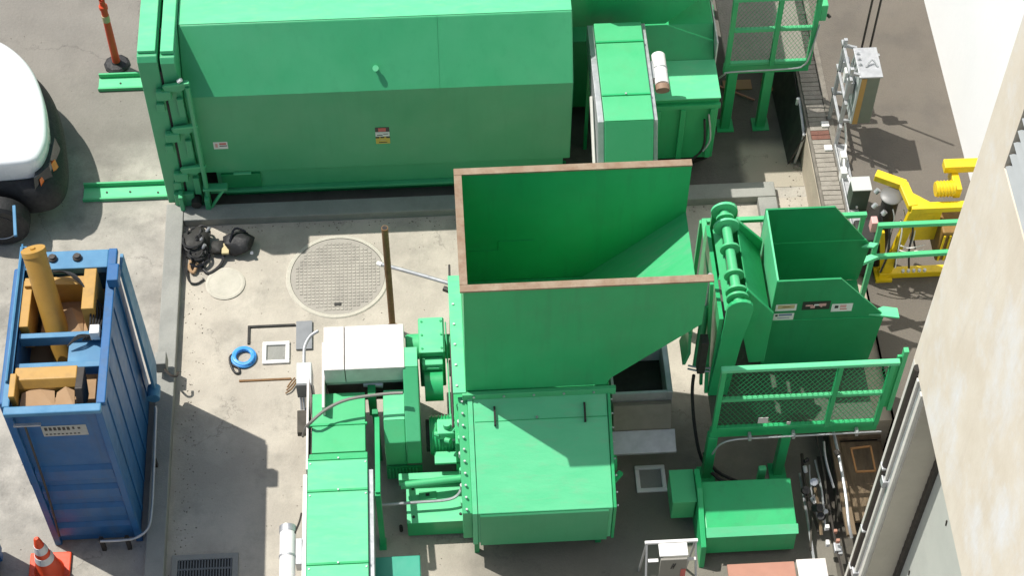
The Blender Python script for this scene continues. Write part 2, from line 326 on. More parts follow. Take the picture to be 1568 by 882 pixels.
# black tool/hose pile
def blob(c, sx, sy, sz, seed, n=14, m=9):
    rnd = random.Random(seed); c = Vector(c); vs = []; ph = [rnd.uniform(0, 6) for _ in range(6)]
    for j in range(m+1):
        th = pi*j/m
        for i in range(n):
            a = 2*pi*i/n; k = 1+.12*sin(3*a+ph[0]+j)+.09*sin(5*a+ph[1]-j*.7)
            k2 = abs(sin(th))**.6
            vs.append(c+Vector((sx*k*k2*cos(a), sy*k*k2*sin(a), sz*(cos(th)*.9+.12*sin(2*a+ph[2])*k2))))
    fs = [(j*n+i, j*n+(i+1) % n, (j+1)*n+(i+1) % n, (j+1)*n+i) for j in range(m) for i in range(n)]
    return vs, fs
def pile():
    t = thing('hose_pile', (-2.8, 13.25, 0), 'tangled black hoses and cables heaped in the pit corner', 'hose pile')
    M().add(*blob((-2.76, 13.38, .07), .15, .24, .10, 9)).build('crumpled_sack', dark, t, smooth=True)
    for k in range(11):
        c = Vector((-2.76+random.uniform(-.06, .1), 13.36+random.uniform(-.22, .14), .06+random.uniform(0, .1))); r = random.uniform(.05, .13)
        ph = random.uniform(0, 6); tl = random.uniform(-.6, .6)
        M().tube([c+Vector((r*cos(ph+a*.7), r*1.1*sin(ph+a*.7), tl*r*sin(a*.7)+.012*a*random.uniform(-.5, .5))) for a in range(9)], random.choice([.012, .016, .02]), 6, 3).build('hose', random.choice([black, black, blackg]), t, smooth=True)
    for k in range(6):
        x = -2.8+random.uniform(0, .16); y = 13.35+random.uniform(-.1, .2)
        M().cyl((x, y, .12), (x+.04, y+.02, .17), .02, 10).build('coupling', galv if k % 2 else black, t, smooth=True)
    M().tube([(-2.86, 13.2, .05), (-2.86, 13.0, .04), (-2.82, 12.86, .03), (-2.74, 12.84, .02), (-2.66, 12.9, .02)], .012, 6).build('trailing_cable', black, t, smooth=True)
    M().tube([(-2.8, 13.2, .06), (-2.83, 13.05, .05), (-2.78, 12.98, .04), (-2.74, 13.1, .05)], .02, 8).build('tan_sleeve', card, t, smooth=True)
pile()
t = thing('tool_bag', (-2.3, 13.3, 0), 'slumped black canvas tool bag lying with its strap out on the pit floor', 'bag')
M().add(*blob((-2.27, 13.33, .11), .17, .15, .11, 3)).build('bag_body', black, t, smooth=True)
M().add(*blob((-2.50, 13.3, .07), .10, .09, .07, 5)).build('side_pouch', dark, t, smooth=True)
M().tube([(-2.36, 13.28, .2), (-2.3, 13.42, .26), (-2.18, 13.4, .22)], .014, 6).build('handle', blackg, t, smooth=True)
M().tube([(-2.42, 13.28, .08), (-2.47, 13.1, .03), (-2.6, 12.98, .02), (-2.68, 13.05, .03), (-2.66, 13.2, .05)], .018, 6).build('strap', black, t, smooth=True)
M().box(-2.46, -2.38, 13.18, 13.33, .09, .12).build('paper_tag', stgold, t)
M().cyl((-2.12, 13.2, .08), (-2.12, 13.18, .1), .02, 8).build('buckle', galv, t, smooth=True)

# vertical rusty pipe
t = thing('standpipe', (-.535, 12.1, 0), 'tall rusty brown open topped pipe standing behind the pale inlet hood', 'pipe')
M().cyl((-.535, 12.1, 0), (-.535, 12.1, 1.86), .036, 20).build('pipe_body', rustpipe, t, smooth=True)
M().cyl((-.535, 12.1, 1.845), (-.535, 12.1, 1.862), .028, 20).build('dark_bore', dark, t, smooth=True)
M().cyl((-.535, 12.1, 0), (-.535, 12.1, .02), .08, 20).build('foot_flange', rustpipe, t)
# slanting white conduit
t = thing('slanting_conduit', (.1, 12.4, 0), 'pale slanting conduit reaching from the hopper corner over the manhole edge', 'conduit')
M().tube([(.2, 11.72, 1.3), (-.2, 12.02, 1.12), (-.61, 12.33, .92)], .022, 12).build('conduit_tube', galv, t, smooth=True)
M().cyl((-.6, 12.32, .925), (-.65, 12.36, .90), .026, 12).build('end_cap', whitem, t)
M().bar((-.55, 12.28, .94), (-.55, 12.11, .94), .014).build('pipe_tie', galv, t)

# ================================================================== COMPACTOR CONTAINER (large, back)
def sheet_prism_x(x0, x1, prof): return M().prism('x', prof, x0, x1)
ct = thing('compactor_container', (-.6, 15, 0), 'long green steel waste container with chamfered top edges lying across the yard', 'container')
YF = 14.02; YB = 16.3
prof = [(YF, .55), (YF, 1.85), (YF+.46, 2.5), (YB-.46, 2.5), (YB, 1.85), (YB, .55)]
sheet_prism_x(-2.695, 1.58, prof).build('shell', green_sh, ct, bevel=.012)
M().prism('x', [(YF+.03, .24), (YF+.03, .549), (YB-.02, .549), (YB-.02, .24)], -2.5, 1.5).build('floor_frame', green_sh, ct)
M().box(-2.6, 1.6, YF-.03, YF+.06, .20, .239).build('bottom_sill', green_sh, ct, bevel=.006)
M().box(-2.45, 1.56, YF+.10, YF+.26, .0, .2).box(-2.45, 1.56, YB-.4, YB-.25, 0, .2).build('skid_beam', green_dk, ct, bevel=.008)
M().box(-2.69, 1.575, YF+.475, YB-.475, 2.501, 2.508).build('roof_glare_sheet', green_pale, ct)  # same roof paint; sky reflection put into a paler sheet
# a raised seam near the middle of the chamfer & weld seams
M().prism('x', [(YF-.002, 1.0), (YF-.002, 1.851), (YF+.458, 2.503), (YF+.47, 2.503), (YF+.01, 1.85), (YF+.01, 1.0)], .103, .107).build('weld_seam', green_sh, ct)
# door end
pf = [(YF-.06, .1), (YF-.06, 2.50), (YF-.02, 2.56), (YB-.1, 2.56), (YB+.05, 2.36), (YB+.05, .1)]
sheet_prism_x(-2.86, -2.70, [(a, b-.03) for a, b in pf]).build('end_frame', green_sh, ct, bevel=.012)
d = sheet_prism_x(-3.10, -2.885, pf).build('tailgate', green_sh, ct, bevel=.012)
M().box(-3.09, -2.9, YF+.02, YB-.1, 2.562, 2.60).build('tailgate_cap', green_pale, d, bevel=.006)
M().box(-2.85, -2.71, YF+.02, YB-.1, 2.532, 2.585).build('frame_cap', green_pale, ct, bevel=.006)
M().prism('x', [(YF-.055, .12), (YF-.055, 2.34), (YF+.4, 2.54), (YF+.4, .12)], -2.883, -2.862).build('door_gasket', dark, ct)
M().box(-3.01, -2.78, YF-.12, YF-.062, .02, .32).build('lower_hinge_block', green_sh, d, bevel=.01)
for z in (2.12, 1.42, .72):
    h = M().box(-2.96, -2.80, YF-.13, YF-.062, z-.16, z-.02).build('hinge', green_sh, d, bevel=.012)
    M().cyl((-2.88, YF-.1, z-.18), (-2.88, YF-.1, z), .022, 12).build('hinge_pin', green_dk, h, smooth=True)
    l = M().prism('y', [(-2.88, z+.05), (-2.60, z+.12), (-2.58, z+.05), (-2.70, z-.04), (-2.86, z-.02)], YF-.12, YF-.085).build('latch_lug', green_sh, ct, bevel=.006)
    M().bar((-2.86, YF-.10, z+.05), (-2.58, YF-.13, z+.11), .035, .03).build('latch_arm', green_mid, ct, bevel=.005)
for z in (1.78, 1.08, .42):
    M().box(-2.76, -2.69, YF-.10, YF-.062, z-.13, z+.16).build('gusset', green_sh, ct, bevel=.008)
    M().box(-2.99, -2.9, YF-.1, YF-.062, z-.03, z+.09).build('clip', green_sh, d, bevel=.008)
M().tube([(-2.61, YF-.12, 2.16), (-2.62, YF-.12, .30)], .028, 12, 1).build('ratchet_bar', green_sh, ct, smooth=True)
M().cyl((-2.70, YF-.11, 2.24), (-2.66, YF-.11, 2.27), .022, 10).build('ball_end', whitem, ct, smooth=True)
b = M().box(-2.95, -2.60, YF-.20, YF-.062, .03, .09).box(-2.95, -2.90, YF-.2, YF-.062, .09, .36).box(-2.66, -2.60, YF-.2, YF-.062, .09, .30).build('ratchet_box', green_sh, ct, bevel=.008)
M().bar((-2.62, YF-.16, .08), (-2.42, YF-.14, .42), .03).build('ratchet_lever', green_mid, ct, bevel=.004)
M().box(-2.66, -2.38, YF-.16, YF-.062, .40, .44).build('ratchet_bracket', green_sh, ct, bevel=.006)
M().cyl((-2.76, YF-.19, .2), (-2.76, YF-.07, .2), .06, 14).build('ratchet_gear', dark, ct, smooth=True)
M().cyl((-.585, 14.18, 2.04), (-.585, 14.135, 2.085), .022, 14).cyl((-.585, 14.135, 2.085), (-.585, 14.12, 2.10), .034, 14).build('vent_knob', green_pale, ct, smooth=True)
def sticker(parent, name, x0, x1, z0, z1, y, base, blocks):
    s = M().box(x0, x1, y-.002, y, z0, z1).build(name, base, parent)
    for (a0, a1, b0, b1, mm) in blocks:
        M().box(x0+(x1-x0)*a0, x0+(x1-x0)*a1, y-.0035, y-.0022, z0+(z1-z0)*b0, z0+(z1-z0)*b1).build('print_mark', mm, s)
    return s
yw = YF-.001
sticker(ct, 'warning_decal', -2.47, -2.31, .97, 1.09, yw, stwhite, [(.12, .3, .25, .8, stpink), (.42, .95, .38, .5, stblk), (.42, .9, .62, .85, stred)])
sticker(ct, 'danger_decal', -.64, -.48, 1.14, 1.23, yw, stblk, [(.22, .75, .25, .9, stred), (.0, 1., .0, .15, stwhite)])
sticker(ct, 'text_decal', -.64, -.48, 1.075, 1.135, yw, stwhite, [(.1, .5, .3, .5, stblk), (.55, .9, .6, .75, stblk)])
sticker(ct, 'caution_decal', -.64, -.48, .95, 1.07, yw, styel, [(.0, .25, .8, 1., stblk), (.35, .6, .82, 1., stblk), (.75, 1., .8, 1., stblk), (.2, .8, .15, .25, stblk), (.3, .7, .45, .52, stgold)])
M().box(-2.3, -2.1, YF-.03, YF-.002, .53, .545).build('small_bracket', green_pale, ct)
M().box(-2.45, -2.0, YF+.005, YF+.029, .26, .50).build('side_pocket', green_dk, ct)
# guide rails
def rail(x0, x1, y, label, grp):
    t = thing('guide_rail', ((x0+x1)/2, y, 0), label, 'guide rail', grp)
    M().box(x0, x1, y-.09, y+.09, 0, .02).build('base_flange', green_pale, t, bevel=.003)
    M().box(x0, x1, y+.09, y+.115, 0, .085).build('upstand', green_mid, t, bevel=.003)
    M().box(x0, x1, y-.115, y-.09, 0, .05).build('lip', green_mid, t, bevel=.003)
    bolts(t, [(x0+(x1-x0)*f, y+random.uniform(-.03, .03), .02) for f in (.25, .5, .8)], .013, .01, pipem)
rail(-4.12, -3.03, 14.22, 'long pale green guide rail on the pavement in front of the truck', 'container guide rails')
rail(-4.06, -3.0, 15.95, 'short pale green guide rail beside the orange channeliser post', 'container guide rails')
M().box(-3.0, -2.9, 13.98, 14.12, 0, .1).build('wheel_chock', dark, None, bevel=.01, label='small dark block under the corner of the green container', category='chock')

# ---- channeliser post and cones
t = thing('channeliser_post', (-3.86, 16.27, 0), 'tall orange channeliser post on a round black rubber base', 'traffic post')
M().lathe((-3.86, 16.27, 0), [(.16, 0), (.16, .02), (.13, .045), (.06, .055), (.055, .07)], 10).build('rubber_base', black, t)
M().lathe((-3.86, 16.27, 0), [(.048, .05), (.045, .6), (.04, .98), (.052, .99), (.052, 1.04), (.035, 1.06), (.033, 1.13)], 20).build('post_tube', orange, t, smooth=True)
M().lathe((-3.86, 16.27, 0), [(.045, .78), (.0465, .782), (.0455, .88), (.042, .882)], 20).build('reflective_band', stgold, t, smooth=True)
M().tube([(-3.88, 16.27, 1.13), (-3.885, 16.27, 1.19), (-3.86, 16.27, 1.22), (-3.835, 16.27, 1.19), (-3.84, 16.27, 1.13)], .016, 8).build('handle_loop', orange, t, smooth=True)
t = thing('traffic_cone', (-4.1, 9.27, 0), 'orange traffic cone with two white bands in front of the blue compactor', 'traffic cone')
M().prism('z', [(-4.31, 9.06), (-3.89, 9.06), (-3.89, 9.48), (-4.31, 9.48)], 0, .035).build('cone_base', orange, t, bevel=.012)
def cr(z): return .145-.118*z/.72
M().lathe((-4.1, 9.27, 0), [(cr(0)+.01, .035)]+[(cr(z), z) for z in (.06, .3, .5, .7)]+[(.018, .72)], 28).build('cone_body', orange, t, smooth=True)
for a, b in ((.30, .40), (.47, .58)):
    M().lathe((-4.1, 9.27, 0), [(cr(a)-.002, a), (cr(a)+.003, a+.001), (cr(b)+.003, b-.001), (cr(b)-.002, b)], 28).build('white_band', refl, t, smooth=True)

# ================================================================== WHITE VEHICLE (left edge)
tr = thing('parked_vehicle', (-6, 14.8, 0), 'white rounded vehicle with black bumper and orange lamp at the left edge', 'vehicle')
def loftbody(levels, name, m, parent, **k):
    """levels: list of (z, [(x,y)...]) with equal counts -> closed loft"""
    vs = []; fs = []; n = len(levels[0][1])
    for z, pl in levels: vs += [(p[0], p[1], z if len(p) < 3 else p[2]) for p in pl]
    for j in range(len(levels)-1):
        for i in range(n): fs.append((j*n+i, j*n+(i+1) % n, (j+1)*n+(i+1) % n, (j+1)*n+i))
    fs += [tuple(range(n-1, -1, -1)), tuple(range((len(levels)-1)*n, len(levels)*n))]
    return M().add(vs, fs).build(name, m, parent, smooth=True, **k)
def nose(xf, y0, y1, rc, xb=-8.2, n=8, ex=2.6):
    """plan outline: front at xf (towards +X), rounded like a superellipse; back at xb"""
    yc = (y0+y1)/2; hy = (y1-y0)/2; pts = []
    for i in range(2*n+1):
        a = -pi/2+pi*i/(2*n); c, s_ = cos(a), sin(a)
        pts.append((xf-rc+rc*abs(c)**(2/ex), yc+hy*(abs(s_)**(2/ex))*(1 if s_ > 0 else -1)))
    return pts+[(xb, y1), (xb, y0)]
def smooth_loop(pts, k=3):
    for _ in range(k):
        q = []
        for i in range(len(pts)-1):
            p0, p1 = pts[i], pts[i+1]; q += [(p0[0]*.75+p1[0]*.25, p0[1]*.75+p1[1]*.25), (p0[0]*.25+p1[0]*.75, p0[1]*.25+p1[1]*.75)]
        pts = [pts[0]]+q+[pts[-1]]
    return pts
OW = smooth_loop([(-5.6, 13.86), (-5.1, 13.86), (-4.72, 13.87), (-4.46, 13.90), (-4.38, 14.06), (-4.35, 14.32), (-4.45, 14.92), (-4.68, 15.46), (-5.10, 15.86), (-5.7, 16.0)])
OB = smooth_loop([(-5.6, 13.88), (-5.25, 13.86), (-4.80, 13.76), (-4.45, 13.70), (-4.24, 13.84), (-4.20, 14.2), (-4.32, 14.9), (-4.56, 15.50), (-5.0, 15.95), (-5.7, 16.05)])
def shrink(o, d, c=(-6.2, 14.75)):
    r_ = []
    for x, y in o:
        v = Vector((x-c[0], y-c[1])); L_ = v.length; v *= max(0, (L_-d)/L_); r_.append((c[0]+v.x, c[1]+v.y))
    return r_+[(-8.4, r_[-1][1]), (-8.4, r_[0][1])]
loftbody([(.52, shrink(OW, .10)), (.58, shrink(OW, .03)), (.84, shrink(OW, .0)), (.98, shrink(OW, .0)), (1.02, shrink(OW, .015)), (1.045, shrink(OW, .05)), (1.06, shrink(OW, .14)), (1.07, shrink(OW, .7))], 'bonnet', carw, tr)
loftbody([(.24, shrink(OB, .12)), (.32, shrink(OB, .02)), (.50, shrink(OB, .0)), (.60, shrink(OB, .04)), (.68, shrink(OB, .10)), (.74, shrink(OB, .22))], 'bumper', black, tr)
M().box(-6.6, -4.9, 13.852, 13.858, .985, .992).build('panel_gap', pipem, tr)
M().add([(-6.4, 14.3, 1.0705), (-4.95, 14.42, 1.0705), (-4.95, 14.428, 1.0705), (-6.4, 14.308, 1.0705)], [(0, 1, 2, 3)]).build('bonnet_crease', curbm, tr)
M().add([( -4.52, 13.77, .64), (-4.33, 13.95, .64), (-4.29, 14.40, .64), (-4.50, 13.80, .84), (-4.34, 13.96, .86), (-4.31, 14.38, .86), (-4.5, 14.1, .8)],
        [(0, 1, 4, 3), (1, 2, 5, 4), (3, 4, 5, 6), (0, 3, 6), (2, 6, 5), (0, 6, 2, 1)]).build('headlight', glassd, tr)
M().add([(-4.45, 13.81, .67), (-4.28, 14.10, .67), (-4.45, 13.83, .78), (-4.295, 14.10, .81), (-4.5, 14.0, .75)],
        [(0, 1, 3, 2), (0, 2, 4), (1, 4, 3), (0, 4, 1), (2, 3, 4)]).build('turn_lamp', lampo, tr)
w = M().lathe((-4.97, 13.62, .34), [(.20, -.11), (.30, -.12), (.34, -.09), (.345, 0), (.34, .08), (.3, .11), (.2, .1)], 32, 'y').build('tyre', black, tr, smooth=True)
M().lathe((-4.97, 13.62, .34), [(.19, -.10), (.205, -.118), (.19, -.09), (.08, -.06), (.04, -.085)], 28, 'y').build('rim', galv, w, smooth=True)
M().box(-8.2, -5.5, 13.6, 15.5, .30, .62).build('underbody', black, tr, bevel=.03)
M().prism('x', [(13.9, 1.12), (14.05, 1.6), (15.05, 1.6), (15.2, 1.12)], -8.2, -6.4).build('cab', carw, tr, bevel=.05)

# ================================================================== BLUE VERTICAL COMPACTOR
bl = thing('blue_compactor', (-3.63, 10.5, 0), 'tall open topped blue steel cardboard compactor with ochre ram inside', 'compactor')
X0, X1, Y0, Y1, H = -4.07, -3.17, 9.57, 11.43, 2.58
# front wall: inset ribbed
M().box(X0+.05, X1-.05, Y0+.045, Y0+.06, .03, H-.05).build('front_panel', blue, bl)
for x in (X0, X1-.07): M().box(x, x+.07, Y0, Y0+.07, 0, H-.06).build('corner_post', blue, bl, bevel=.008)
M().box(X0, X1, Y0-.02, Y0+.07, H-.058, H).build('top_rail', bluel, bl, bevel=.012)
for z in (.12, .50, .87, 1.24):
    M().prism('x', [(Y0+.045, z), (Y0+.012, z+.06), (Y0+.012, z+.22), (Y0+.045, z+.28)], X0+.072, X1-.072).build('rib', blue, bl, bevel=.006)
M().box(X0+.02, X0+.05, Y0+.07, Y1, .03, H-.01).build('side_wall', blue, bl)
M().box(X1-.05, X1-.02, Y0+.07, Y1, .03, H-.01).build('side_wall', blue, bl)
M().box(X0+.05, X1-.05, Y1-.05, Y1-.02, .03, H-.02).build('back_wall', blue, bl)
M().box(X0+.05, X1-.05, Y0+.07, Y1-.06, 1.95, 2.0).build('inner_floor', card, bl)
for y in (9.9, 10.25, 10.6, 10.95, 11.25): M().box(X1-.02, X1-.006, y-.03, y+.03, .1, H-.12).build('side_rib', blue, bl, bevel=.005)
M().box(X1-.05, X1+.035, Y0+.07, Y1+.01, H-.07, H-.004).build('side_rail', blue, bl, bevel=.01)
M().box(X0-.02, X0+.05, Y0+.07, Y1+.08, H-.07, H-.004).build('side_rail', bluel, bl, bevel=.01)
M().box(X0+.05, X1-.05, 11.22, Y1+.01, H-.11, H-.016).build('rear_rail', bluel, bl, bevel=.01)
for x in (-3.76, -3.52): M().lathe((x, 11.34, H-.02), [(.045, 0), (.045, .03), (.03, .04), (.03, .055)], 14).build('lifting_eye', pipem, bl, smooth=True)
# sloping outer left guard flap
M().plate([(-4.13, 9.9, 2.35), (-4.13, 11.5, 2.35), (-4.05, 11.5, 2.62), (-4.05, 9.9, 2.62)], .015).build('side_flap', bluel, bl)
M().bar((-4.14, 11.62, 2.6), (-4.19, 12.0, 2.6), .03).build('flap_arm', bluel, bl, bevel=.003)
M().box(X0-.13, X0-.021, 9.85, 11.45, .75, 2.3).build('side_hopper', blue, bl, bevel=.02)
# cross beams
c = M().box(X0+.05, X1-.05, 10.44, 10.50, 2.38, 2.52).box(X0+.05, X1-.05, 10.10, 10.17, 2.36, 2.50).build('cross_beam', bluel, bl, bevel=.008)
M().box(-3.55, X1-.05, 10.17, 10.44, 2.40, 2.44).build('web_plate', bluel, bl)
# ochre ram cylinder standing up from the beam, top tilted
M().cyl((-3.60, 10.30, 1.75), (-3.83, 11.08, 3.02), .112, 28).build('ram_cylinder', ochre, bl, smooth=True)
M().cyl((-3.826, 11.07, 3.012), (-3.834, 11.097, 3.056), .118, 28).cyl((-3.834, 11.097, 3.05), (-3.837, 11.105, 3.072), .025, 12).build('cylinder_cap', ochre, bl, smooth=True)
# ochre frames
f = M().box(-4.0, -3.40, 11.0, 11.10, 2.30, 2.60).build('platen_beam', ochre, bl, bevel=.008)
M().box(-4.02, -3.93, 10.55, 11.1, 2.2, 2.56).build('platen_side', ochre, bl, bevel=.008)
M().box(-3.42, -3.30, 10.66, 11.14, 2.2, 2.66).build('platen_side', ochre, bl, bevel=.008)
M().prism('x', [(9.88, 2.32), (9.88, 2.50), (9.93, 2.58), (10.07, 2.58), (10.07, 2.32)], -4.0, -3.42).build('front_platen', ochre, bl, bevel=.01)
M().prism('x', [(9.64, 2.36), (9.92, 2.3), (10.05, 2.58), (9.78, 2.62)], -3.42, -3.35).build('end_channel', pipem, bl, bevel=.006)
M().box(-4.03, -3.97, 9.72, 9.98, 2.42, 2.62).build('end_bracket', ochre, bl, bevel=.008)
def cardboard(x0, x1, y0, y1, z, tilt, label, seed):
    r = random.Random(seed); P = [(x0, y0, z), (x1, y0+r.uniform(-.03, .03), z+tilt), (x1-.02, y1, z+tilt*.6), ((x0+x1)/2, y1+.03, z+.04), (x0+.02, y1-.02, z+.02)]
    return M().plate(P, .012).build('cardboard_sheet', card, None, label=label, category='cardboard', group='flattened cardboard in the blue compactor')
cardboard(-3.88, -3.40, 10.53, 11.0, 2.27, .05, 'brown flattened cardboard behind the ochre ram inside the blue compactor', 2)
cardboard(-3.70, -3.45, 10.6, 10.84, 2.36, -.04, 'smaller torn cardboard flap on top of the sheet by the ochre ram', 4)
cardboard(-3.96, -3.62, 9.66, 9.87, 2.45, .02, 'left cardboard piece in front of the ochre platen near the label', 6)
cardboard(-3.63, -3.43, 9.66, 9.85, 2.47, .02, 'right cardboard piece beside the dark channel in the blue compactor', 8)
for k in range(5):
    x = -3.36+.025*k
    M().tube([(-3.72, 11.12, 2.66), (-3.5-.01*k, 11.05, 2.68), (x, 10.8, 2.62-.03*k), (x+.01, 10.55, 2.52), (x-.05, 10.4, 2.5)], .010, 6).build('hydraulic_hose', black, bl, smooth=True)
M().box(-3.33, -3.24, 10.40, 10.50, 2.50, 2.62).build('junction_box', whitem, bl, bevel=.006)
for k in range(3): M().tube([(-3.55, 10.34, 2.5), (-3.45, 10.38+.02*k, 2.56), (-3.33, 10.44, 2.53)], .007, 6).build('cable', black, bl, smooth=True)
s_ = sticker(bl, 'name_plate', -3.79, -3.37, 2.07, 2.25, Y0+.044, mat('worn_plate', (.42, .41, .37), .6, col2=(.33, .33, .31), scale=20),
        [(.06+.1*i, .06+.1*i+.065, .56, .86, stblk) for i in range(6)]+[(.68, .73, .62, .85, stblk), (.8, .86, .62, .8, stblk)]+[(.05+.09*i, .05+.09*i+.05, .15, .26, stblk) for i in range(9)])
for k, z in enumerate((2.5,)):
    M().box(-4.0, -3.75, Y0-.05, Y0-.02, 2.40, 2.42).build('clip_bar', galv, bl)
M().tube([(-3.90, Y0-.035, 2.41), (-3.93, Y0-.03, 1.2), (-3.98, Y0-.03, .25)], .012, 8).build('front_conduit', pipem, bl, smooth=True)
M().box(-3.19, -3.08, 10.95, 11.15, H, H+.13).build('shadow_bump_block', blue, bl, bevel=.01)  # added block, there to cast the bump in the ground shadow
# side chute plate leaning on the right
M().plate([(-3.13, 11.46, 2.45), (-3.08, 11.42, .55), (-3.08, 11.12, .35), (-3.13, 11.26, 2.45)], .03).build('side_plate', bluel, bl)
M().cyl((-3.08, 11.05, .42), (-3.08, 11.2, .42), .07, 20).build('rounded_foot', bluel, bl, smooth=True)
M().tube([(-3.07, 11.0, .35), (-3.06, 10.9, .33), (-3.05, 10.2, .3), (-3.05, 9.8, .28), (-3.08, 9.58, .26), (-3.2, 9.48, .25), (-3.35, 9.46, .25), (-3.56, 9.46, .25)], .014, 8, 5).build('bent_guard_pipe', galv, bl, smooth=True)
for x, y in ((-3.56, 9.5), (-3.3, 9.5), (-3.06, 10.4)): M().box(x-.02, x+.02, y-.02, y+.02, 0, .24).build('pipe_clamp', pipem, bl)
t = thing('hose_reel_box', (-3.02, 11.62, 0), 'small grey box with hooked bracket beside the blue compactor corner', 'box')
M().box(-3.10, -2.98, 11.52, 11.68, .2, .38).build('box_body', curbm, t, bevel=.01)
M().box(-3.06, -3.02, 11.58, 11.62, 0, .2).build('stand', pipem, t)
M().tube([(-3.0, 11.5, .3), (-2.93, 11.42, .3), (-2.87, 11.42, .28), (-2.86, 11.48, .26)], .014, 6).build('hook', pipem, t, smooth=True)
# second blue box at the lower left corner
b2 = thing('blue_bin', (-5.0, 9.2, 0), 'dark blue bin corner at the bottom left beside the traffic cone', 'bin')
M().box(-5.4, -4.60, 8.0, 9.55, .05, .95).build('bin_body', blue, b2, bevel=.02)
for y in (8.9, 9.15, 9.4): M().box(-4.60, -4.57, y-.04, y+.04, .1, .9).build('rib', blue, b2, bevel=.005)
M().box(-5.42, -4.57, 7.98, 9.58, .95, 1.0).build('bin_rim', blue, b2, bevel=.008)

# ================================================================== SHREDDER WITH OPEN HOPPER (centre)
sh = thing('shredder_hopper', (1.0, 10.8, 0), 'big green open hopper with brown rim above a sloping covered shredder', 'hopper')
RZ, HF, HB, HL, HR = 3.3, 10.24, 11.62, .235, 2.50      # rim height, front / back / left / right
FZ = 1.56                                                # hopper foot
fp = [(HL, FZ), (1.62, FZ), (1.67, 1.68), (HR, 2.55), (HR, RZ-.012), (HL, RZ-.012)]
M().prism('y', fp, HF, HF+.012).build('front_wall', green, sh)
M().prism('y', [(HL, 1.42), (1.62, 1.42)]+fp[2:], HB-.012, HB).build('back_wall', green, sh)
M().box(HL-.012, HL-.0005, HF, HB, FZ-.02, RZ-.012).build('left_wall', green, sh)
M().prism('y', [(1.50, 1.525), (1.662, 1.692), (HR-.001, 2.555), (HR-.001, 2.54), (1.672, 1.68), (1.512, 1.515)], HF+.0125, HB-.0125).build('sloping_chute', scuffed, sh)
M().box(.62, 1.0, HB-.02, HB-.0135, 1.75, 2.2).box(HL+.02, HL+.5, HB-.019, HB-.0135, 1.62, 2.05).build('access_panel', green, sh)
for nm, b in (('front', (HL-.045, HR+.045, HF-.045, HF+.035)), ('back', (HL-.045, HR-.0, HB-.035, HB+.045))):
    M().box(*b, RZ-.01, RZ+.012).build('rim', rustedge, sh, bevel=.003)
M().box(HL-.045, HL+.03, HF+.037, HB-.037, RZ-.0101, RZ+.0115).build('rim', rustedge, sh, bevel=.003)
M().box(HL-.05, 1.72, HF-.05, HF-.002, FZ-.11, FZ-.012).build('front_flange', green_mid, sh, bevel=.006)
bolts(sh, [(x, HF-.05, FZ-.05) for x in (.3, .6, .9, 1.2, 1.5)], .013, .012, galv, (0, -1, 0))
M().box(.095, .225, HF-.02, HB+.05, FZ-.03, FZ).build('left_flange', green_pale, sh, bevel=.005)
bolts(sh, [(.135, y, FZ) for y in (10.3, 10.55, 10.8, 11.05, 11.3)], .014, .014)
M().box(HL+.002, 1.655, HF+.014, HB-.014, .3, FZ-.03).build('housing', green, sh, bevel=.008)
# inclined front cover box
ZT, ZF, ZB, CY = FZ-.07, .96, .36, 9.17
M().prism('x', [(HF+.005, ZT), (CY, ZF), (CY, ZB), (HF+.005, ZB)], .288, 1.63).build('cover_box', green_pale, sh, bevel=.008)
n_ = Vector((0, -(ZT-ZF), (HF-CY))).normalized()
def on_cover(x, f, h=0.):
    p = Vector((x, HF+(CY-HF)*f, ZT+(ZF-ZT)*f))+n_*h; return p
for xx, w in ((.235, .05), (1.635, .03)):
    s_ = M(); a0, a1 = on_cover(xx, .0, .012), on_cover(xx, 1.0, .012)
    M().add([(xx, a0.y, a0.z), (xx+w, a0.y, a0.z), (xx+w, a1.y, a1.z), (xx, a1.y, a1.z), (xx, HF, ZB-.02), (xx+w, HF, ZB-.02), (xx+w, a1.y, ZB-.02), (xx, a1.y, ZB-.02)],
            [(0, 1, 2, 3), (4, 7, 6, 5), (0, 4, 5, 1), (1, 5, 6, 2), (2, 6, 7, 3), (3, 7, 4, 0)]).build('side_plate', green_pale if xx < 1 else green, sh, bevel=.004)
M().prism('x', [(HF, .42), (HF, ZT-.04), (CY+.03, ZF-.03), (CY+.03, .42)], .14, .234).build('side_flange', green_mid, sh, bevel=.004)
bolts(sh, [on_cover(.18, f, 0)+Vector((0, 0, -.028)) for f in (.05, .15, .25, .35, .45, .55, .65, .75, .85, .95)], .012, .02)
bolts(sh, [on_cover(1.668, f, 0)+Vector((0, 0, -.03)) for f in (.08, .2, .32, .44, .58, .72, .86, .97)], .010, .02, galv, (1, 0, 0))
for x in (.50, 1.40):
    a, b_ = on_cover(x, .12, .03), on_cover(x, .27, .03)
    M().bar(a, b_, .02).bar(a, a-n_*.03, .02).bar(b_, b_-n_*.03, .02).build('lift_handle', dark, sh, bevel=.003)
a, b_ = on_cover(.30, .235, .002), on_cover(1.62, .235, .002)
M().bar(a, b_, .004, .006).build('panel_seam', green, sh)
bolts(sh, [on_cover(.92, .22, 0), on_cover(.95, 1.0, -.03)+Vector((0, -.0, 0))], .014, .014)
M().prism('x', [(CY-.006, ZF-.01), (CY-.006, ZB-.02), (CY-.02, ZB-.02), (CY-.02, ZF-.03)], .31, 1.59).build('front_door', green_sh, sh, bevel=.004)
M().box(.25, .30, 9.25, 9.3, 0, ZB-.02).box(1.5, 1.56, 9.3, 9.36, 0, ZB).box(.3, 1.55, 10.3, 11.5, 0, .3).build('feet', green_dk, sh)
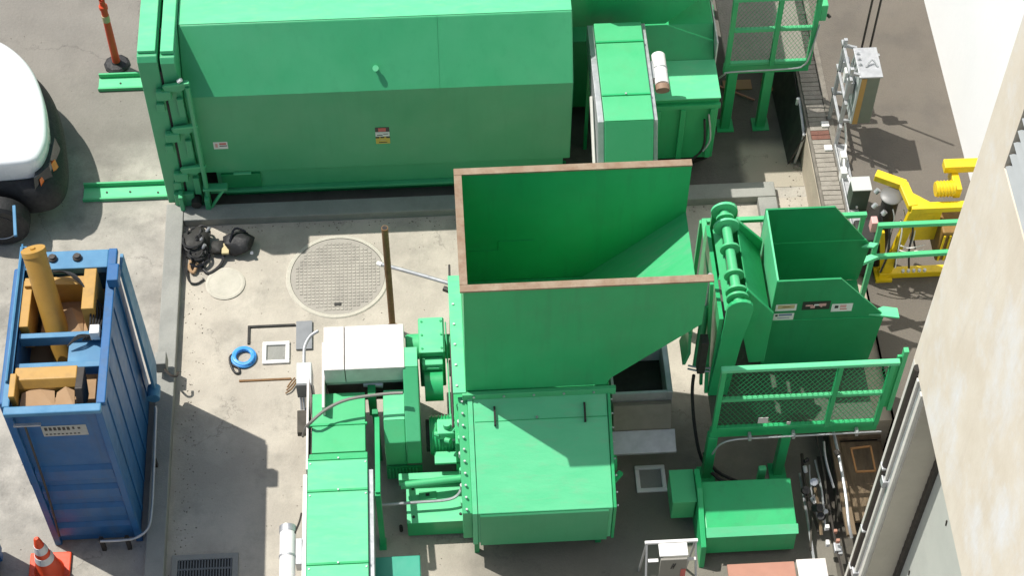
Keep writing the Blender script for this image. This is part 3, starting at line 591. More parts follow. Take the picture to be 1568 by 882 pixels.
M().bar((1.66, 9.5, .9), (1.75, 9.6, .9), .05).cyl((1.66, 9.75, .85), (1.72, 9.75, .85), .08, 16).build('bearing', green, sh, smooth=True)
# drive on the left side
dr = M().box(-.235, .035, 10.96, 11.40, .55, 1.20).build('gearbox', green_mid, sh, bevel=.012)
M().box(-.22, .02, 10.95, 11.39, 1.201, 1.215).build('gearbox_lid', green_pale, dr, bevel=.004)
bolts(dr, [(x, y, 1.215) for x in (-.2, 0) for y in (11.0, 11.17, 11.34)], .012, .01, green)
M().box(-.21, .01, 10.86, 10.955, .7, 1.12).build('gear_cover', green_pale, dr, bevel=.012)
M().cyl((-.19, 10.78, .86), (0, 10.78, .86), .17, 24).build('output_drum', green, dr, smooth=True)
M().bar((-.17, 10.86, 1.06), (-.03, 10.86, 1.06), .03).build('lift_lug', green_pale, dr, bevel=.004)
M().cyl((-.36, 11.19, .98), (-.236, 11.19, .98), .135, 24).cyl((-.375, 11.19, .98), (-.36, 11.19, .98), .12, 24).build('input_hub', green_mid, dr, smooth=True)
M().cyl((.036, 11.19, .96), (.13, 11.19, .96), .13, 24).build('output_hub', green_mid, dr, smooth=True)
M().cyl((.07, 11.02, .8), (.2, 11.02, .8), .09, 20).build('shaft_coupling', galv, dr, smooth=True)
M().cyl((-.17, 10.75, .72), (-.06, 10.72, .74), .02, 8).build('grease_pipe', whitem, dr, smooth=True)
M().tube([(.05, 11.3, 1.25), (.055, 11.0, 1.1), (.06, 10.6, .95), (.06, 10.35, .9)], .008, 6).build('lube_line', green_pale, sh, smooth=True)
# belt guard + motor guard
M().prism('x', [(10.98, .45), (10.98, 1.28), (10.74, 1.28), (10.10, .86), (10.08, .45)], -.405, -.25).build('belt_guard', green_sh, sh, bevel=.012)
M().prism('x', [(10.978, 1.281), (10.742, 1.281), (10.742, 1.287), (10.978, 1.287)], -.40, -.255).build('guard_cap', green_pale, sh)
M().prism('x', [(10.68, .12), (10.68, .95), (10.31, .95), (10.13, .80), (10.10, .12)], -.625, -.406).build('motor_guard', green_mid, sh, bevel=.012)
M().prism('x', [(10.675, .951), (10.315, .951), (10.315, .958), (10.675, .958)], -.62, -.41).build('guard_cap', green_pale, sh)
M().box(-.625, -.252, 10.085, 10.098, .16, .40).build('vent_screen', green_dk, sh)
g = M()
for k in range(9): g.box(-.60+.035*k, -.585+.035*k, 10.07, 10.084, .19, .37)
g.build('screen_bars', green, sh, kind='stuff')
mo = M().cyl((-.16, 10.35, .56), (.10, 10.35, .56), .20, 28).build('motor_body', green, sh, smooth=True)
for k in range(8): M().lathe((-.14+.034*k, 10.35, .56), [(.20, 0), (.215, .002), (.215, .012), (.20, .014)], 28, 'x').build('cooling_fin', green, mo)
M().cyl((-.2, 10.35, .56), (-.165, 10.35, .56), .17, 24).build('fan_cowl', dark, mo, smooth=True)
M().box(-.08, .10, 10.18, 10.36, .74, .86).build('valve_block', green_pale, sh, bevel=.012)
for p in ((-.10, 10.22, .8), (.12, 10.3, .8), (.0, 10.14, .8)): M().cyl(p, Vector(p)+Vector((.05, -.03, .02)), .03, 10).build('valve_port', green_mid, sh, smooth=True)
M().cyl((.02, 10.26, .87), (.02, 10.26, .93), .04, 12).build('valve_cap', green_pale, sh, smooth=True)
for k in range(3): M().tube([(.08, 10.34-.07*k, .86), (.14, 10.36-.07*k, .94), (.22, 10.33-.07*k, .98)], .012, 6).build('hydraulic_line', galv if k == 1 else green_pale, sh, smooth=True)
M().cyl((.05, 10.22, .7), (.24, 10.22, .7), .035, 12).build('drive_pipe', galv, sh, smooth=True)
M().box(-.12, .22, 9.98, 10.12, .58, .61).build('bracket_shelf', green_pale, sh, bevel=.004)
M().box(.10, .233, 9.98, 10.6, .3, .98).build('bearing_plate', green, sh, bevel=.006)
for k in range(7): M().cyl((.15, 9.45+.14*k, .66+.08*k), (.15, 9.45+.14*k, .74+.08*k), .026, 8).build('bolt_cluster', galv if k % 2 else green_pale, sh)
M().box(-.43, .23, 9.46, 9.92, .04, .30).build('base_block', green, sh, bevel=.008)
M().box(-.43, .23, 9.46, 9.92, .302, .312).build('base_plate', green_pale, sh, bevel=.003)
bolts(sh, [(-.36, 9.53, .312), (-.36, 9.86, .312), (.12, 9.54, .312)], .015, .012, dark)
M().cyl((-.48, 9.80, .5), (.2, 9.86, .5), .04, 12).build('spray_pipe', green_mid, sh, smooth=True)
M().box(-.5, .22, 9.90, 9.98, .32, .44).build('cross_channel', green_pale, sh, bevel=.006)
M().box(-.30, -.12, 9.72, 9.82, .313, .33).build('slotted_plate', green_mid, sh, bevel=.004)
M().box(-.23, -.19, 9.76, 9.79, .331, .338).build('slot', dark, sh)
M().tube([(-.68, 9.62, .44), (-.3, 9.63, .44), (-.02, 9.64, .44), (.1, 9.68, .46), (.16, 9.77, .52)], .016, 8).build('lower_conduit', galv, sh, smooth=True)
M().tube([(-.5, 9.55, .0), (-.5, 9.55, .1)], .02, 6, 1).build('anchor', dark, sh)
M().cyl((.08, 9.98, 1.3), (.12, 12.0, 1.3), .012, 8).cyl((.12, 11.62, 1.35), (.05, 11.66, 1.35), .03, 8).build('tie_rod', pipem, sh, smooth=True)
# galvanised discharge box under the chute
gb = thing('discharge_box', (2.08, 10.7, 0), 'grey galvanised open box under the right side of the big hopper', 'metal box')
gx0, gx1 = 1.74, 2.37
M().box(gx0, gx0+.025, 10.50, 11.15, .62, .95).build('side_wall', galv, gb); M().box(gx1-.06, gx1, 10.50, 11.15, .62, .95).build('side_wall', galv, gb, bevel=.005)
M().box(gx0+.026, gx1-.061, 10.50, 10.53, .62, .95).build('front_wall', galv, gb); M().box(gx0+.026, gx1-.061, 11.12, 11.15, .62, .97).build('back_wall', whitem, gb)
M().box(gx0, gx1, 10.50, 11.15, .58, .615).build('dark_bottom', dark, gb)
M().prism('x', [(10.50, .80), (10.499, .60), (10.32, .52), (10.30, .56), (10.44, .82)], gx0+.01, gx1-.01).build('stepped_front', mat('dusty_galvanised', (.22, .20, .165), .7, .2, col2=(.28, .26, .22), scale=8), gb, bevel=.006)
M().prism('x', [(10.31, .535), (10.30, .50), (10.08, .42), (10.08, .45)], gx0, gx1+.03).build('tray_lip', galv, gb, bevel=.004)
for x in (gx0+.04, gx1-.04): M().box(x-.02, x+.02, 10.4, 10.44, 0, .58).box(x-.02, x+.02, 11.05, 11.09, 0, .58).build('legs', galv, gb)

# ================================================================== COVERED CONVEYOR (front left) + pale inlet hood
cv = thing('covered_conveyor', (-1.08, 9.5, 0), 'green covered conveyor running towards the camera from the pale inlet hood', 'conveyor')
path = [(10.68, .95), (10.28, .97), (9.93, 1.00), (9.82, 1.06), (9.44, 1.09), (8.60, 1.15), (7.9, 1.2)]
mats_ = [green_mid, green_mid, green_mid, green_pale, green_pale, green_pale]
for i in range(len(path)-1):
    (ya, za), (yb, zb) = path[i], path[i+1]
    gp = .006
    M().prism('x', [(ya-gp, za-.10), (ya-gp, za), (yb+gp, zb), (yb+gp, zb-.10)], -1.385+(.035 if i < 2 else .01 if i == 2 else 0), -.79+(-.02 if i < 2 else 0)).build('cover_panel', mats_[i], cv, bevel=.006)
    if i in (1, 3, 4, 5): M().box(-1.385, -.79, ya-.012, ya+.012, za-.02, za+.014).build('cover_joint', green, cv, bevel=.003)
    if i in (3, 4, 5): bolts(cv, [(-1.08, ya, za+.014), (-.81, ya-.05, za-.0), (-1.36, ya-.05, za)], .010, .012)
M().prism('x', [(10.6, .62), (10.6, .9), (7.9, 1.14), (7.9, .85)], -1.36, -.82).build('belt_trough', dark, cv)
M().prism('x', [(9.65, .8), (9.65, 1.07), (7.9, 1.19), (7.9, .85)], -1.43, -1.39).build('side_plate', whitem, cv, bevel=.003)
M().prism('x', [(9.7, .8), (9.7, 1.03), (7.9, 1.15), (7.9, .85)], -.785, -.735).build('side_plate', galv, cv, bevel=.003)
M().prism('x', [(10.9, .6), (10.9, .93), (9.75, 1.0), (9.75, .65)], -1.41, -1.388).build('side_plate', dustw, cv)
M().box(-.72, -.665, 9.38, 9.44, 0, 1.05).build('support_leg', green, cv, bevel=.004)
M().box(-.73, -.655, 9.33, 9.47, 0, .015).build('foot_plate', green, cv)
M().bar((-.69, 10.35, .95), (-.69, 9.4, 1.06), .05).build('side_rail', green, cv, bevel=.004)
M().box(-.74, -.68, 10.4, 10.46, 0, .95).build('support_leg', green_dk, cv, bevel=.004)
M().box(-1.38, -1.32, 9.38, 9.44, 0, .85).build('support_leg', green, cv)
mt = M().cyl((-1.57, 8.98, 1.12), (-1.57, 8.42, 1.12), .078, 24).build('drive_motor', whitem, cv, smooth=True)
M().cyl((-1.57, 9.04, 1.12), (-1.57, 8.97, 1.12), .083, 24).build('motor_cowl', galv, mt, smooth=True)
M().lathe((-1.57, 8.71, 1.12), [(.078, -.012), (.084, -.01), (.084, .01), (.078, .012)], 24, 'y').build('clamp_band', galv, mt)
M().box(-1.49, -1.43, 8.62, 8.90, 1.0, 1.14).build('motor_mount', galv, cv, bevel=.004)
M().tube([(-1.5, 8.95, 1.15), (-1.46, 9.1, 1.1), (-1.45, 9.25, 1.0)], .010, 6).build('motor_lead', pipem, cv, smooth=True)
M().box(-.9, -.3, 8.4, 8.86, .35, .75).build('green_hopper_corner', mat('teal_paint', (.03, .30, .20), .4, col2=(.04, .34, .22), scale=3), None, bevel=.01,
   label='teal green box corner at the bottom edge beside the conveyor', category='box')
hd = thing('inlet_hood', (-.8, 11, 0), 'dusty pale sheet metal hood over the conveyor inlet left of the gearbox', 'hood')
M().box(-1.21, -1.00, 10.73, 11.27, 1.06, 1.30).build('hood_panel', dustw, hd, bevel=.006)
M().box(-.992, -.385, 10.73, 11.27, 1.06, 1.298).build('hood_panel', dustw, hd, bevel=.006)
M().box(-1.0, -.992, 10.735, 11.26, 1.1, 1.285).build('panel_gap', pipem, hd)
M().box(-1.20, -.40, 10.80, 11.2, .6, 1.06).build('inner_casing', grime, hd)
M().box(-1.20, -.40, 10.745, 10.80, 1.0, 1.06).build('front_lip', galv, hd)
M().box(-1.24, -1.215, 10.4, 11.2, .55, 1.12).build('side_sheet', dustw, hd)
M().cyl((-.82, 10.78, .95), (-.62, 10.76, .95), .04, 12).build('bearing_block', galv, hd, smooth=True)
M().box(-.78, -.70, 10.60, 10.74, .6, .98).build('bracket', green_dk, hd, bevel=.005)
M().box(-1.2, -1.14, 11.15, 11.21, 0, .6).box(-.46, -.4, 11.15, 11.21, 0, .6).build('legs', galv, hd)
# electrical boxes
eb = thing('electrical_box', (-1.46, 11, 0), 'light grey electrical box on the left of the inlet hood with conduits', 'electrical box')
M().box(-1.545, -1.385, 11.0, 11.27, .40, .66).build('box_body', mat('light_grey_enamel', (.50, .53, .52), .5, col2=(.44, .47, .46), scale=6), eb, bevel=.008)
M().box(-1.55, -1.38, 10.985, 11.0, .41, .65).build('box_door', mat('mid_grey_enamel', (.16, .17, .17), .5), eb, bevel=.005)
M().tube([(-1.47, 11.27, .58), (-1.47, 11.38, .6), (-1.46, 11.5, .62), (-1.40, 11.6, .66), (-1.31, 11.64, .7)], .018, 8).build('bent_conduit', galv, eb, smooth=True)
for x in (-1.52, -1.49, -1.45, -1.42): M().tube([(x, 11.0, .42), (x, 10.9, .30), (x-.01, 10.78, .28)], .011, 6).build('drop_conduit', galv, eb, smooth=True)
M().box(-1.54, -1.38, 11.1, 11.14, 0, .4).build('stand', galv, eb)
M().prism('x', [(10.60, .25), (10.60, .33), (10.86, .36), (10.86, .24)], -1.56, -1.43).build('switch_tray', grime, eb, bevel=.006)
M().tube([(-1.50, 10.56, .32), (-1.44, 10.38, .75), (-1.36, 10.24, 1.09), (-1.19, 10.35, 1.16), (-.96, 10.42, 1.22), (-.60, 10.45, 1.24), (-.41, 10.44, 1.26)], .017, 8).build('flexible_conduit', mat('grey_flex', (.20, .19, .17), .6), eb, smooth=True)
for k in range(3): M().tube([(-1.62+.01*k, 11.5-.03*k, .02), (-1.66, 11.44-.05*k, .03), (-1.70-.01*k, 11.38-.04*k, .02)], .008, 6).build('loose_wire', rustpipe, eb, smooth=True)

# ================================================================== FAR COMPACTOR, ITS HOPPER AND CONVEYOR
fc = thing('stationary_compactor', (2.9, 14.8, 0), 'green compactor body with sloping hood and hopper behind the second conveyor', 'compactor')
M().prism('x', [(14.2, .25), (14.2, 1.29), (14.77, 1.31), (15.06, 1.62), (16.6, 1.62), (16.6, .1), (14.5, .1)], 2.42, 3.28).build('charge_box', green, fc, bevel=.012)
M().box(2.50, 3.285, 14.17, 14.76, 1.315, 1.335).build('lid_plate', green_pale, fc, bevel=.005)
M().box(2.40, 3.29, 14.16, 14.2, 1.16, 1.23).build('top_channel', green, fc, bevel=.005)
for x in (2.55, 2.84, 3.18): M().box(x, x+.06, 14.15, 14.2, .3, 1.16).build('stiffener', green, fc, bevel=.006)
M().box(1.6, 2.42, 15.1, 16.5, .2, 1.35).build('throat', green_dk, fc, bevel=.01)
M().tube([(3.12, 14.14, 1.0), (3.14, 14.08, .6), (3.02, 14.06, .4), (2.8, 14.05, .25), (2.6, 14.02, .12)], .014, 6).build('cable', black, fc, smooth=True)
M().tube([(3.16, 14.13, 1.1), (3.2, 14.06, .75), (3.12, 14.0, .6)], .010, 6).build('white_lead', galv, fc, smooth=True)
M().prism('y', [(2.42, .1), (3.25, .1), (3.05, -.0), (2.5, -.0)], 14.3, 16).build('foot', dark, fc)
# hopper above
hy = 15.05
M().prism('y', [(1.62, 1.65), (2.72, 1.65), (2.80, 1.74), (3.52, 2.45), (3.52, 3.1), (1.62, 3.1)], hy, hy+.02).build('hopper_front', green, fc)
M().prism('y', [(1.62, 1.65), (2.72, 1.65), (3.52, 2.45), (3.52, 3.1), (1.62, 3.1)], hy+1.5, hy+1.52).build('hopper_back', green, fc)
M().box(1.60, 1.619, hy, hy+1.52, 1.65, 3.1).build('hopper_side', green, fc)
M().plate([(2.74, hy+.021, 1.67), (3.52, hy+.021, 2.44), (3.52, hy+1.5, 2.44), (2.74, hy+1.5, 1.67)], .015).build('hopper_chute', green_mid, fc)
M().box(3.285, 3.30, 14.75, 16.5, 1.0, 1.62).build('edge_strip', dustw, fc)
# second conveyor
c2 = thing('covered_conveyor', (2.2, 14.4, 0), 'short green covered conveyor rising between the container and far compactor', 'conveyor')
p2 = [(14.78, 1.985), (14.48, 1.985), (14.47, 1.99), (13.69, 1.99), (13.33, 1.98), (13.10, 1.55)]
for i, mm in ((0, green_mid), (2, green_mid), (3, green_mid), (4, green_sh)):
    (ya, za), (yb, zb) = p2[i], p2[i+1]
    M().prism('x', [(ya-.006, za-.12), (ya-.006, za), (yb+.004, zb), (yb+.004+(.05 if i == 4 else 0), zb-.12)], 1.86, 2.39).build('cover_panel', mm, c2, bevel=.006)
for y in (14.475, 13.69): M().box(1.86, 2.39, y-.012, y+.012, 1.97, 2.006).build('cover_joint', green, c2, bevel=.003)
M().prism('x', [(13.10, 1.54), (12.98, 1.3), (12.98, 1.2), (13.2, 1.3)], 1.86, 2.39).build('cover_panel', green_mid, c2)
bolts(c2, [(2.12, 13.69, 2.006)], .012, .012)
for xa, xb in ((1.79, 1.855), (2.395, 2.44)):
    M().prism('x', [(14.80, 1.65), (14.80, 1.93), (14.2, 1.95), (13.36, 1.94), (13.05, 1.40), (12.95, 1.1), (13.5, 1.3)], xa, xb).build('side_plate', galv, c2, bevel=.004)
M().prism('x', [(14.7, 1.5), (14.7, 1.8), (13.4, 1.8), (13.1, 1.25)], 1.86, 2.39).build('belt_trough', dark, c2)
M().bar((1.76, 13.85, 1.80), (1.76, 13.15, 1.3), .025, .09).build('guard_strip', trimm, c2, bevel=.003)
for x in (1.80, 2.40):
    for y, zt in ((13.6, 1.3), (14.6, 1.6)): M().box(x, x+.04, y, y+.04, 0, zt).build('support_leg', green_dk, c2)
m2 = M().cyl((2.55, 14.36, 1.86), (2.55, 13.92, 1.86), .078, 24).build('drive_motor', whitem, c2, smooth=True)
M().lathe((2.55, 14.15, 1.86), [(.079, -.01), (.084, -.008), (.084, .008), (.079, .01)], 24, 'y').build('clamp_band', galv, m2)
M().cyl((2.55, 13.92, 1.86), (2.55, 13.86, 1.84), .08, 20).build('motor_cowl', mat('brown_cowl', (.28, .18, .12), .6), m2, smooth=True)
M().box(2.44, 2.50, 14.0, 14.25, 1.80, 1.90).build('motor_mount', galv, c2)

# ================================================================== RAILED PLATFORMS WITH MESH
def mesh_panel(x0, x1, z0, z1, y, m, parent, pitch=.045, w=.009):
    g = M(); h = z1-z0; L = x1-x0; k = 1.6
    n = int((L+h/k)/pitch)+1
    for i in range(n+1):
        xa = x0-h/k+i*pitch
        for sgn in (1, -1):
            # line from (xa,z0) up with slope k
            za, zb = z0, z1; a, b = xa, xa+h/k
            if a < x0: za += (x0-a)*k; a = x0
            if b > x1: zb -= (b-x1)*k; b = x1
            if b-a < .01: continue
            if sgn < 0: a, b = x0+x1-a, x0+x1-b
            g.bar((a, y+.002*sgn, za), (b, y+.002*sgn, zb), .003, w*.45, up=(0, 0, 1))
    g.build('mesh_infill', m, parent, kind='stuff')
def deck(t, x0, x1, y0, y1, z, dm_=None):
    for ya, yb in ((y0, y0+.06), (y1-.06, y1)): M().box(x0, x1, ya, yb, z-.14, z-.005).build('edge_beam', green, t, bevel=.006)
    M().box(x0+.03, x1-.03, y0+.061, y1-.061, z-.04, z).build('deck_plate', dm_ or green_dk, t)
pl = thing('dumper_platform', (3.6, 10.9, 0), 'green railed work platform with mesh front panels below the tipping bin', 'platform')
px0, px1, pz = 2.70, 4.42, .97; ry = 10.0; rt = 2.12
deck(pl, px0, px1, 10.0, 11.95, pz, mat('dirty_tread_plate', (.055, .075, .05), .6, .2, col2=(.09, .09, .07), scale=5, bump=.5, bscale=40))
for x in (2.74, 3.50): M().box(x-.05, x+.05, 9.99, 10.09, 0, pz-.14).build('support_leg', green, pl, bevel=.008); M().box(x-.09, x+.09, 9.94, 10.14, 0, .015).build('foot_plate', green, pl)
M().box(2.69, 2.79, 11.8, 11.9, 0, pz-.14).build('support_leg', green, pl)
for x in (2.73, 3.88, 4.39): M().box(x-.025, x+.025, ry-.025, ry+.025, pz-.0, rt-.05).build('post', green, pl, bevel=.004)
M().box(px0-.0, px1+.03, ry-.03, ry+.03, rt-.05, rt).build('top_rail', green_pale, pl, bevel=.008)
for a, b in ((2.756, 3.854), (3.906, 4.364)):
    M().box(a, b, ry-.022, ry+.022, 1.53, 1.575).build('middle_rail', green_mid, pl, bevel=.005)
    M().box(a, b, ry-.022, ry+.022, pz+.02, pz+.065).build('bottom_rail', green, pl, bevel=.005)
    mesh_panel(a, b, pz+.07, 1.53, ry, green_dk, pl, .055, .008); mesh_panel(a, b, 1.58, rt-.05, ry, green_dk, pl, .055, .008)
M().tube([(2.74, 9.93, .62), (2.80, 9.93, .80), (2.93, 9.93, .885), (3.2, 9.93, .90), (4.45, 9.93, .915)], .010, 8).build('conduit', galv, pl, smooth=True)
for x in (3.1, 3.55, 4.2): M().box(x-.015, x+.015, 9.915, 9.99, .87, .93).build('conduit_clamp', galv, pl)
M().box(3.16, 3.26, 9.97, 9.975, 1.12, 1.22).build('small_plate', dustw, pl); M().box(3.46, 3.50, 9.97, 9.975, 1.07, 1.12).build('small_tag', dustw, pl)
# right return rail + far rails
M().box(4.53, 4.58, 10.14, 10.20, pz, 2.05).build('side_post', green_mid, pl, bevel=.005)
M().box(4.485, 4.53, 10.155, 10.185, pz+.05, 1.95).build('side_panel', green, pl, bevel=.005)
fy = 11.9
M().bar((2.95, fy, 2.0), (4.46, fy, 2.0), .05).build('far_rail', green_mid, pl, bevel=.005)
for x in (4.43, 2.74): M().bar((x, fy, 2.0), (x, fy, pz), .045).build('far_post', green_mid, pl, bevel=.005)
M().bar((2.72, 10.95, 2.05), (2.76, fy, 2.02), .05).bar((2.74, fy, 2.0), (2.95, fy, 2.0), .05).bar((2.72, 10.95, 2.05), (2.74, 10.95, pz), .05).build('left_rail', green_mid, pl, bevel=.005)
gt = thing('guard_rail', (5.0, 11.75, 0), 'green double guard rail standing in front of the yellow machine', 'guard rail')
ORG[gt] = Vector((5.0, 11.75, UG)); gt.location = ORG[gt]
M().bar((4.55, 11.75, 2.0), (6.0, 11.75, 2.0), .05).build('top_rail', green_mid, gt, bevel=.005)
M().bar((4.60, 11.72, 1.5), (6.0, 11.75, 1.5), .05).build('middle_rail', green_mid, gt, bevel=.005)
M().bar((4.58, 11.75, 1.975), (4.58, 11.75, UG), .05).build('post', green_mid, gt, bevel=.005)
M().bar((4.42, 11.66, 1.48), (4.62, 11.72, 1.52), .07, .05).build('rail_elbow', green_pale, gt, bevel=.006)
M().bar((5.9, 11.75, 1.975), (5.9, 11.75, UG), .05).build('post', green_mid, gt, bevel=.005)

# ---- tipping bin
bn = thing('tipping_bin', (3.8, 11.1, 0), 'dark green open tipping bin with pentagon sides and stickers on the platform', 'tipping bin')
by0, by1, bz = 10.72, 11.58, 1.25
F = [(3.30, 2.52), (3.93, 2.52), (4.46, 1.86), (4.42, 1.0), (3.30, 1.0)]
M().prism('y', F, by0, by0+.02).build('front_wall', green_dk, bn)
M().prism('y', [(3.30, 2.56), (4.0, 2.56), (4.46, 1.90), (4.42, 1.3), (3.30, 1.3)], by1, by1+.02).build('back_wall', green_dk, bn)
M().prism('x', [(by0+.0205, 1.3), (by0+.0205, 2.518), (by1-.0005, 2.558), (by1-.0005, 1.3)], 3.30, 3.318).build('left_wall', green_pale, bn)  # paler green puts the sunlit side into the colour
M().box(3.32, 4.41, by0+.021, by1-.001, 1.28, 1.30).build('bin_floor', green_dk, bn)
M().bar((3.32, by1-.004, 2.0), (4.40, by1-.004, 2.0), .008, .012).build('fold_line', green, bn)
M().prism('z', [(4.30, by0-.001), (4.60, by0-.06), (4.60, by0+.06), (4.46, by0+.09), (4.30, by0+.02)], 1.87, 1.895).build('pouring_lip', green_pale, bn, bevel=.003)
M().prism('z', [(4.36, by1-.03), (4.48, by1-.05), (4.54, by1+.0), (4.46, by1+.02)], 1.9, 1.925).build('pouring_lip', green_pale, bn, bevel=.003)
M().bar((3.31, by0-.004, 1.86), (4.45, by0-.004, 1.84), .006, .008).build('fold_line', green, bn)
yb_ = by0-.001
sticker(bn, 'gold_decal', 3.335, 3.545, 2.02, 2.13, yb_, stwhite, [(.1, .9, .35, .9, stgold), (.3, .7, .55, .65, stpink)])
sticker(bn, 'blue_decal', 3.33, 3.535, 1.86, 1.975, yb_, stwhite, [(.25, .9, .65, .92, stblue), (.08, .2, .6, .85, stblk), (.2, .8, .3, .38, stblue)])
sticker(bn, 'logo_decal', 3.60, 3.88, 2.02, 2.16, yb_, stblk, [(.12, .38, .45, .62, stpink), (.3, .46, .22, .5, stpink), (.42, .6, .5, .66, stwhite), (.6, .85, .42, .72, stpink), (.66, .72, .3, .42, stpink)])
sticker(bn, 'small_decal', 3.90, 4.11, 1.97, 2.10, yb_, stwhite, [(.15, .32, .45, .8, stblk), (.4, .7, .5, .85, stpink), (.42, .75, .25, .36, stred)])

# ---- dumper lift mechanism
dm = thing('dumper_lift', (3.0, 11, 0), 'green lift frame with a disc studded torque shaft beside the tipping bin', 'lift')
M().cyl((2.88, 10.46, 2.55), (2.88, 11.62, 2.55), .048, 20).build('torque_shaft', green_mid, dm, smooth=True)
for y, r in ((11.60, .13), (11.50, .09), (11.40, .13), (11.12, .10), (10.80, .10), (10.60, .11), (10.52, .11)):
    M().cyl((2.88, y-.012, 2.55), (2.88, y+.012, 2.55), r, 26).build('collar_disc', green_pale if r > .12 else green_mid, dm, smooth=True)
# front upright with rounded head
hp = [(2.72, pz+.0), (2.92, pz), (2.97, 1.9), (3.03, 2.45)]+[(2.90+.13*cos(a*pi/8), 2.50+.13*sin(a*pi/8)) for a in range(9)]+[(2.77, 2.3)]
M().prism('y', hp, 10.42, 10.46).build('front_upright', green, dm, bevel=.006)
M().prism('y', [(x, z) for x, z in hp], 11.62, 11.66).build('rear_upright', green, dm, bevel=.006)
M().box(2.72, 2.76, 10.46, 11.62, pz+.001, 2.30).build('side_web', green, dm)
M().plate([(2.77, 10.5, 2.38), (2.83, 10.5, 2.46), (2.83, 11.5, 2.46), (2.77, 11.5, 2.38)], .02).build('lit_web', green_mid, dm)
M().prism('y', [(2.88, 2.42), (2.98, 2.62), (3.28, 2.2), (3.28, 1.35), (3.12, 1.35)], 10.56, 10.60).build('lift_arm', green, dm, bevel=.006)
M().prism('y', [(2.88, 2.42), (2.98, 2.62), (3.28, 2.25), (3.28, 1.35), (3.12, 1.35)], 11.42, 11.46).build('lift_arm', green, dm, bevel=.006)
M().plate([(3.0, 10.61, 2.5), (3.26, 10.61, 2.12), (3.26, 11.41, 2.12), (3.0, 11.41, 2.5)], .012).build('arm_web', green_dk, dm)
M().bar((2.66, 10.75, 2.5), (2.70, 10.45, 1.0), .035).bar((2.62, 10.9, 2.4), (2.66, 10.55, 1.0), .03).build('slide_bars', green, dm)
M().cyl((2.60, 10.62, 1.25), (2.64, 10.78, 2.1), .04, 14).build('lift_cylinder', green_mid, dm, smooth=True)
M().cyl((2.64, 10.78, 2.1), (2.66, 10.86, 2.5), .022, 12).build('cylinder_rod', galv, dm, smooth=True)
M().box(2.56, 2.64, 10.38, 10.50, 1.45, 2.0).build('valve_housing', dark, dm, bevel=.01)
for k in range(2): M().tube([(2.50, 10.55, 1.30+.06*k), (2.6, 10.5, 1.33+.06*k), (2.72, 10.48, 1.34+.06*k)], .010, 6).build('steel_line', galv, dm, smooth=True)
M().prism('y', [(2.48, 1.3), (2.52, 1.5), (2.50, 1.85), (2.47, 1.85), (2.49, 1.5), (2.45, 1.3)], 10.6, 10.9).build('curved_guard', green_mid, dm)
M().tube([(2.56, 10.5, 1.25), (2.56, 10.45, 1.0), (2.60, 10.3, .6), (2.68, 10.1, .25), (2.85, 9.95, .08), (3.0, 9.85, .12)], .018, 8).build('hydraulic_hose', black, dm, smooth=True)
M().tube([(2.72, 10.2, .2), (2.85, 10.05, .06), (3.05, 9.9, .08)], .018, 8).build('hydraulic_hose', black, dm, smooth=True)

# ---- hydraulic tank
tk = thing('hydraulic_tank', (3.1, 9.4, 0), 'green hydraulic tank with sloping front below the platform in the shade', 'tank')
M().prism('x', [(9.68, .06), (9.68, .50), (9.17, .44), (9.10, .40), (9.07, .08), (9.10, .04)], 2.60, 3.53).build('tank_body', green, tk, bevel=.012)  # darker green stands in for the shade over the tank
M().prism('x', [(9.17, .441), (9.09, .405), (9.085, .385), (9.08, .40), (9.165, .455)], 2.60, 3.54).build('front_lip', green_pale, tk)  # sunlit edge painted in as a paler lip
M().prism('x', [(9.80, .0), (9.80, .56), (9.55, .60), (9.0, .35), (8.95, .0)], 2.54, 2.595).build('end_plate', green, tk, bevel=.006)
M().box(2.29, 2.53, 9.45, 9.82, .16, .50).build('motor_box', green_mid, tk, bevel=.012)
M().box(2.285, 2.535, 9.44, 9.825, .502, .515).build('box_lid', green_mid, tk, bevel=.003)
M().box(2.5, 2.6, 9.55, 9.62, .2, .45).build('link_pipe', green, tk)
for x in (2.7, 3.4): M().box(x, x+.06, 9.3, 9.36, 0, .08).build('foot', green_dk, tk)
M().box(3.22, 3.30, 9.78, 9.84, .02, .5).build('filler_neck', green_mid, tk, bevel=.01)

# ================================================================== UPPER PLATFORM (far right)
up = thing('far_platform', (3.9, 15, 0), 'green railed platform with mesh panels beyond the far compactor', 'platform')
ux0, ux1, uz, uy = 3.42, 4.42, 1.13, 14.83
deck(up, ux0, ux1, uy, 17.0, uz, mat('worn_tread_plate', (.22, .20, .17), .6, .2, col2=(.16, .15, .125), scale=5, bump=.5, bscale=40))
for x, y in ((3.54, 14.88), (3.97, 14.88), (3.54, 16.8), (4.3, 16.8)):
    M().box(x-.055, x+.055, y-.05, y+.05, 0, uz-.14).build('support_leg', green, up, bevel=.006); M().box(x-.1, x+.1, y-.1, y+.1, 0, .015).build('foot_plate', green, up)
for x in (3.45, 3.97, 4.40): M().box(x-.028, x+.028, uy-.028, uy+.028, uz, 2.2).build('post', green, up, bevel=.004)
M().box(ux0, ux1+.01, uy-.03, uy+.03, 2.2, 2.25).build('top_rail', green_mid, up, bevel=.006)
for a, b in ((3.48, 3.94), (4.0, 4.37)):
    M().box(a, b, uy-.022, uy+.022, 1.70, 1.75).build('middle_rail', green_mid, up, bevel=.005)
    M().box(a, b, uy-.022, uy+.022, uz+.02, uz+.065).build('bottom_rail', green_mid, up, bevel=.005)
    mesh_panel(a, b, uz+.07, 1.70, uy, green_dk, up, .05, .006); mesh_panel(a, b, 1.75, 2.2, uy, green_dk, up, .05, .006)
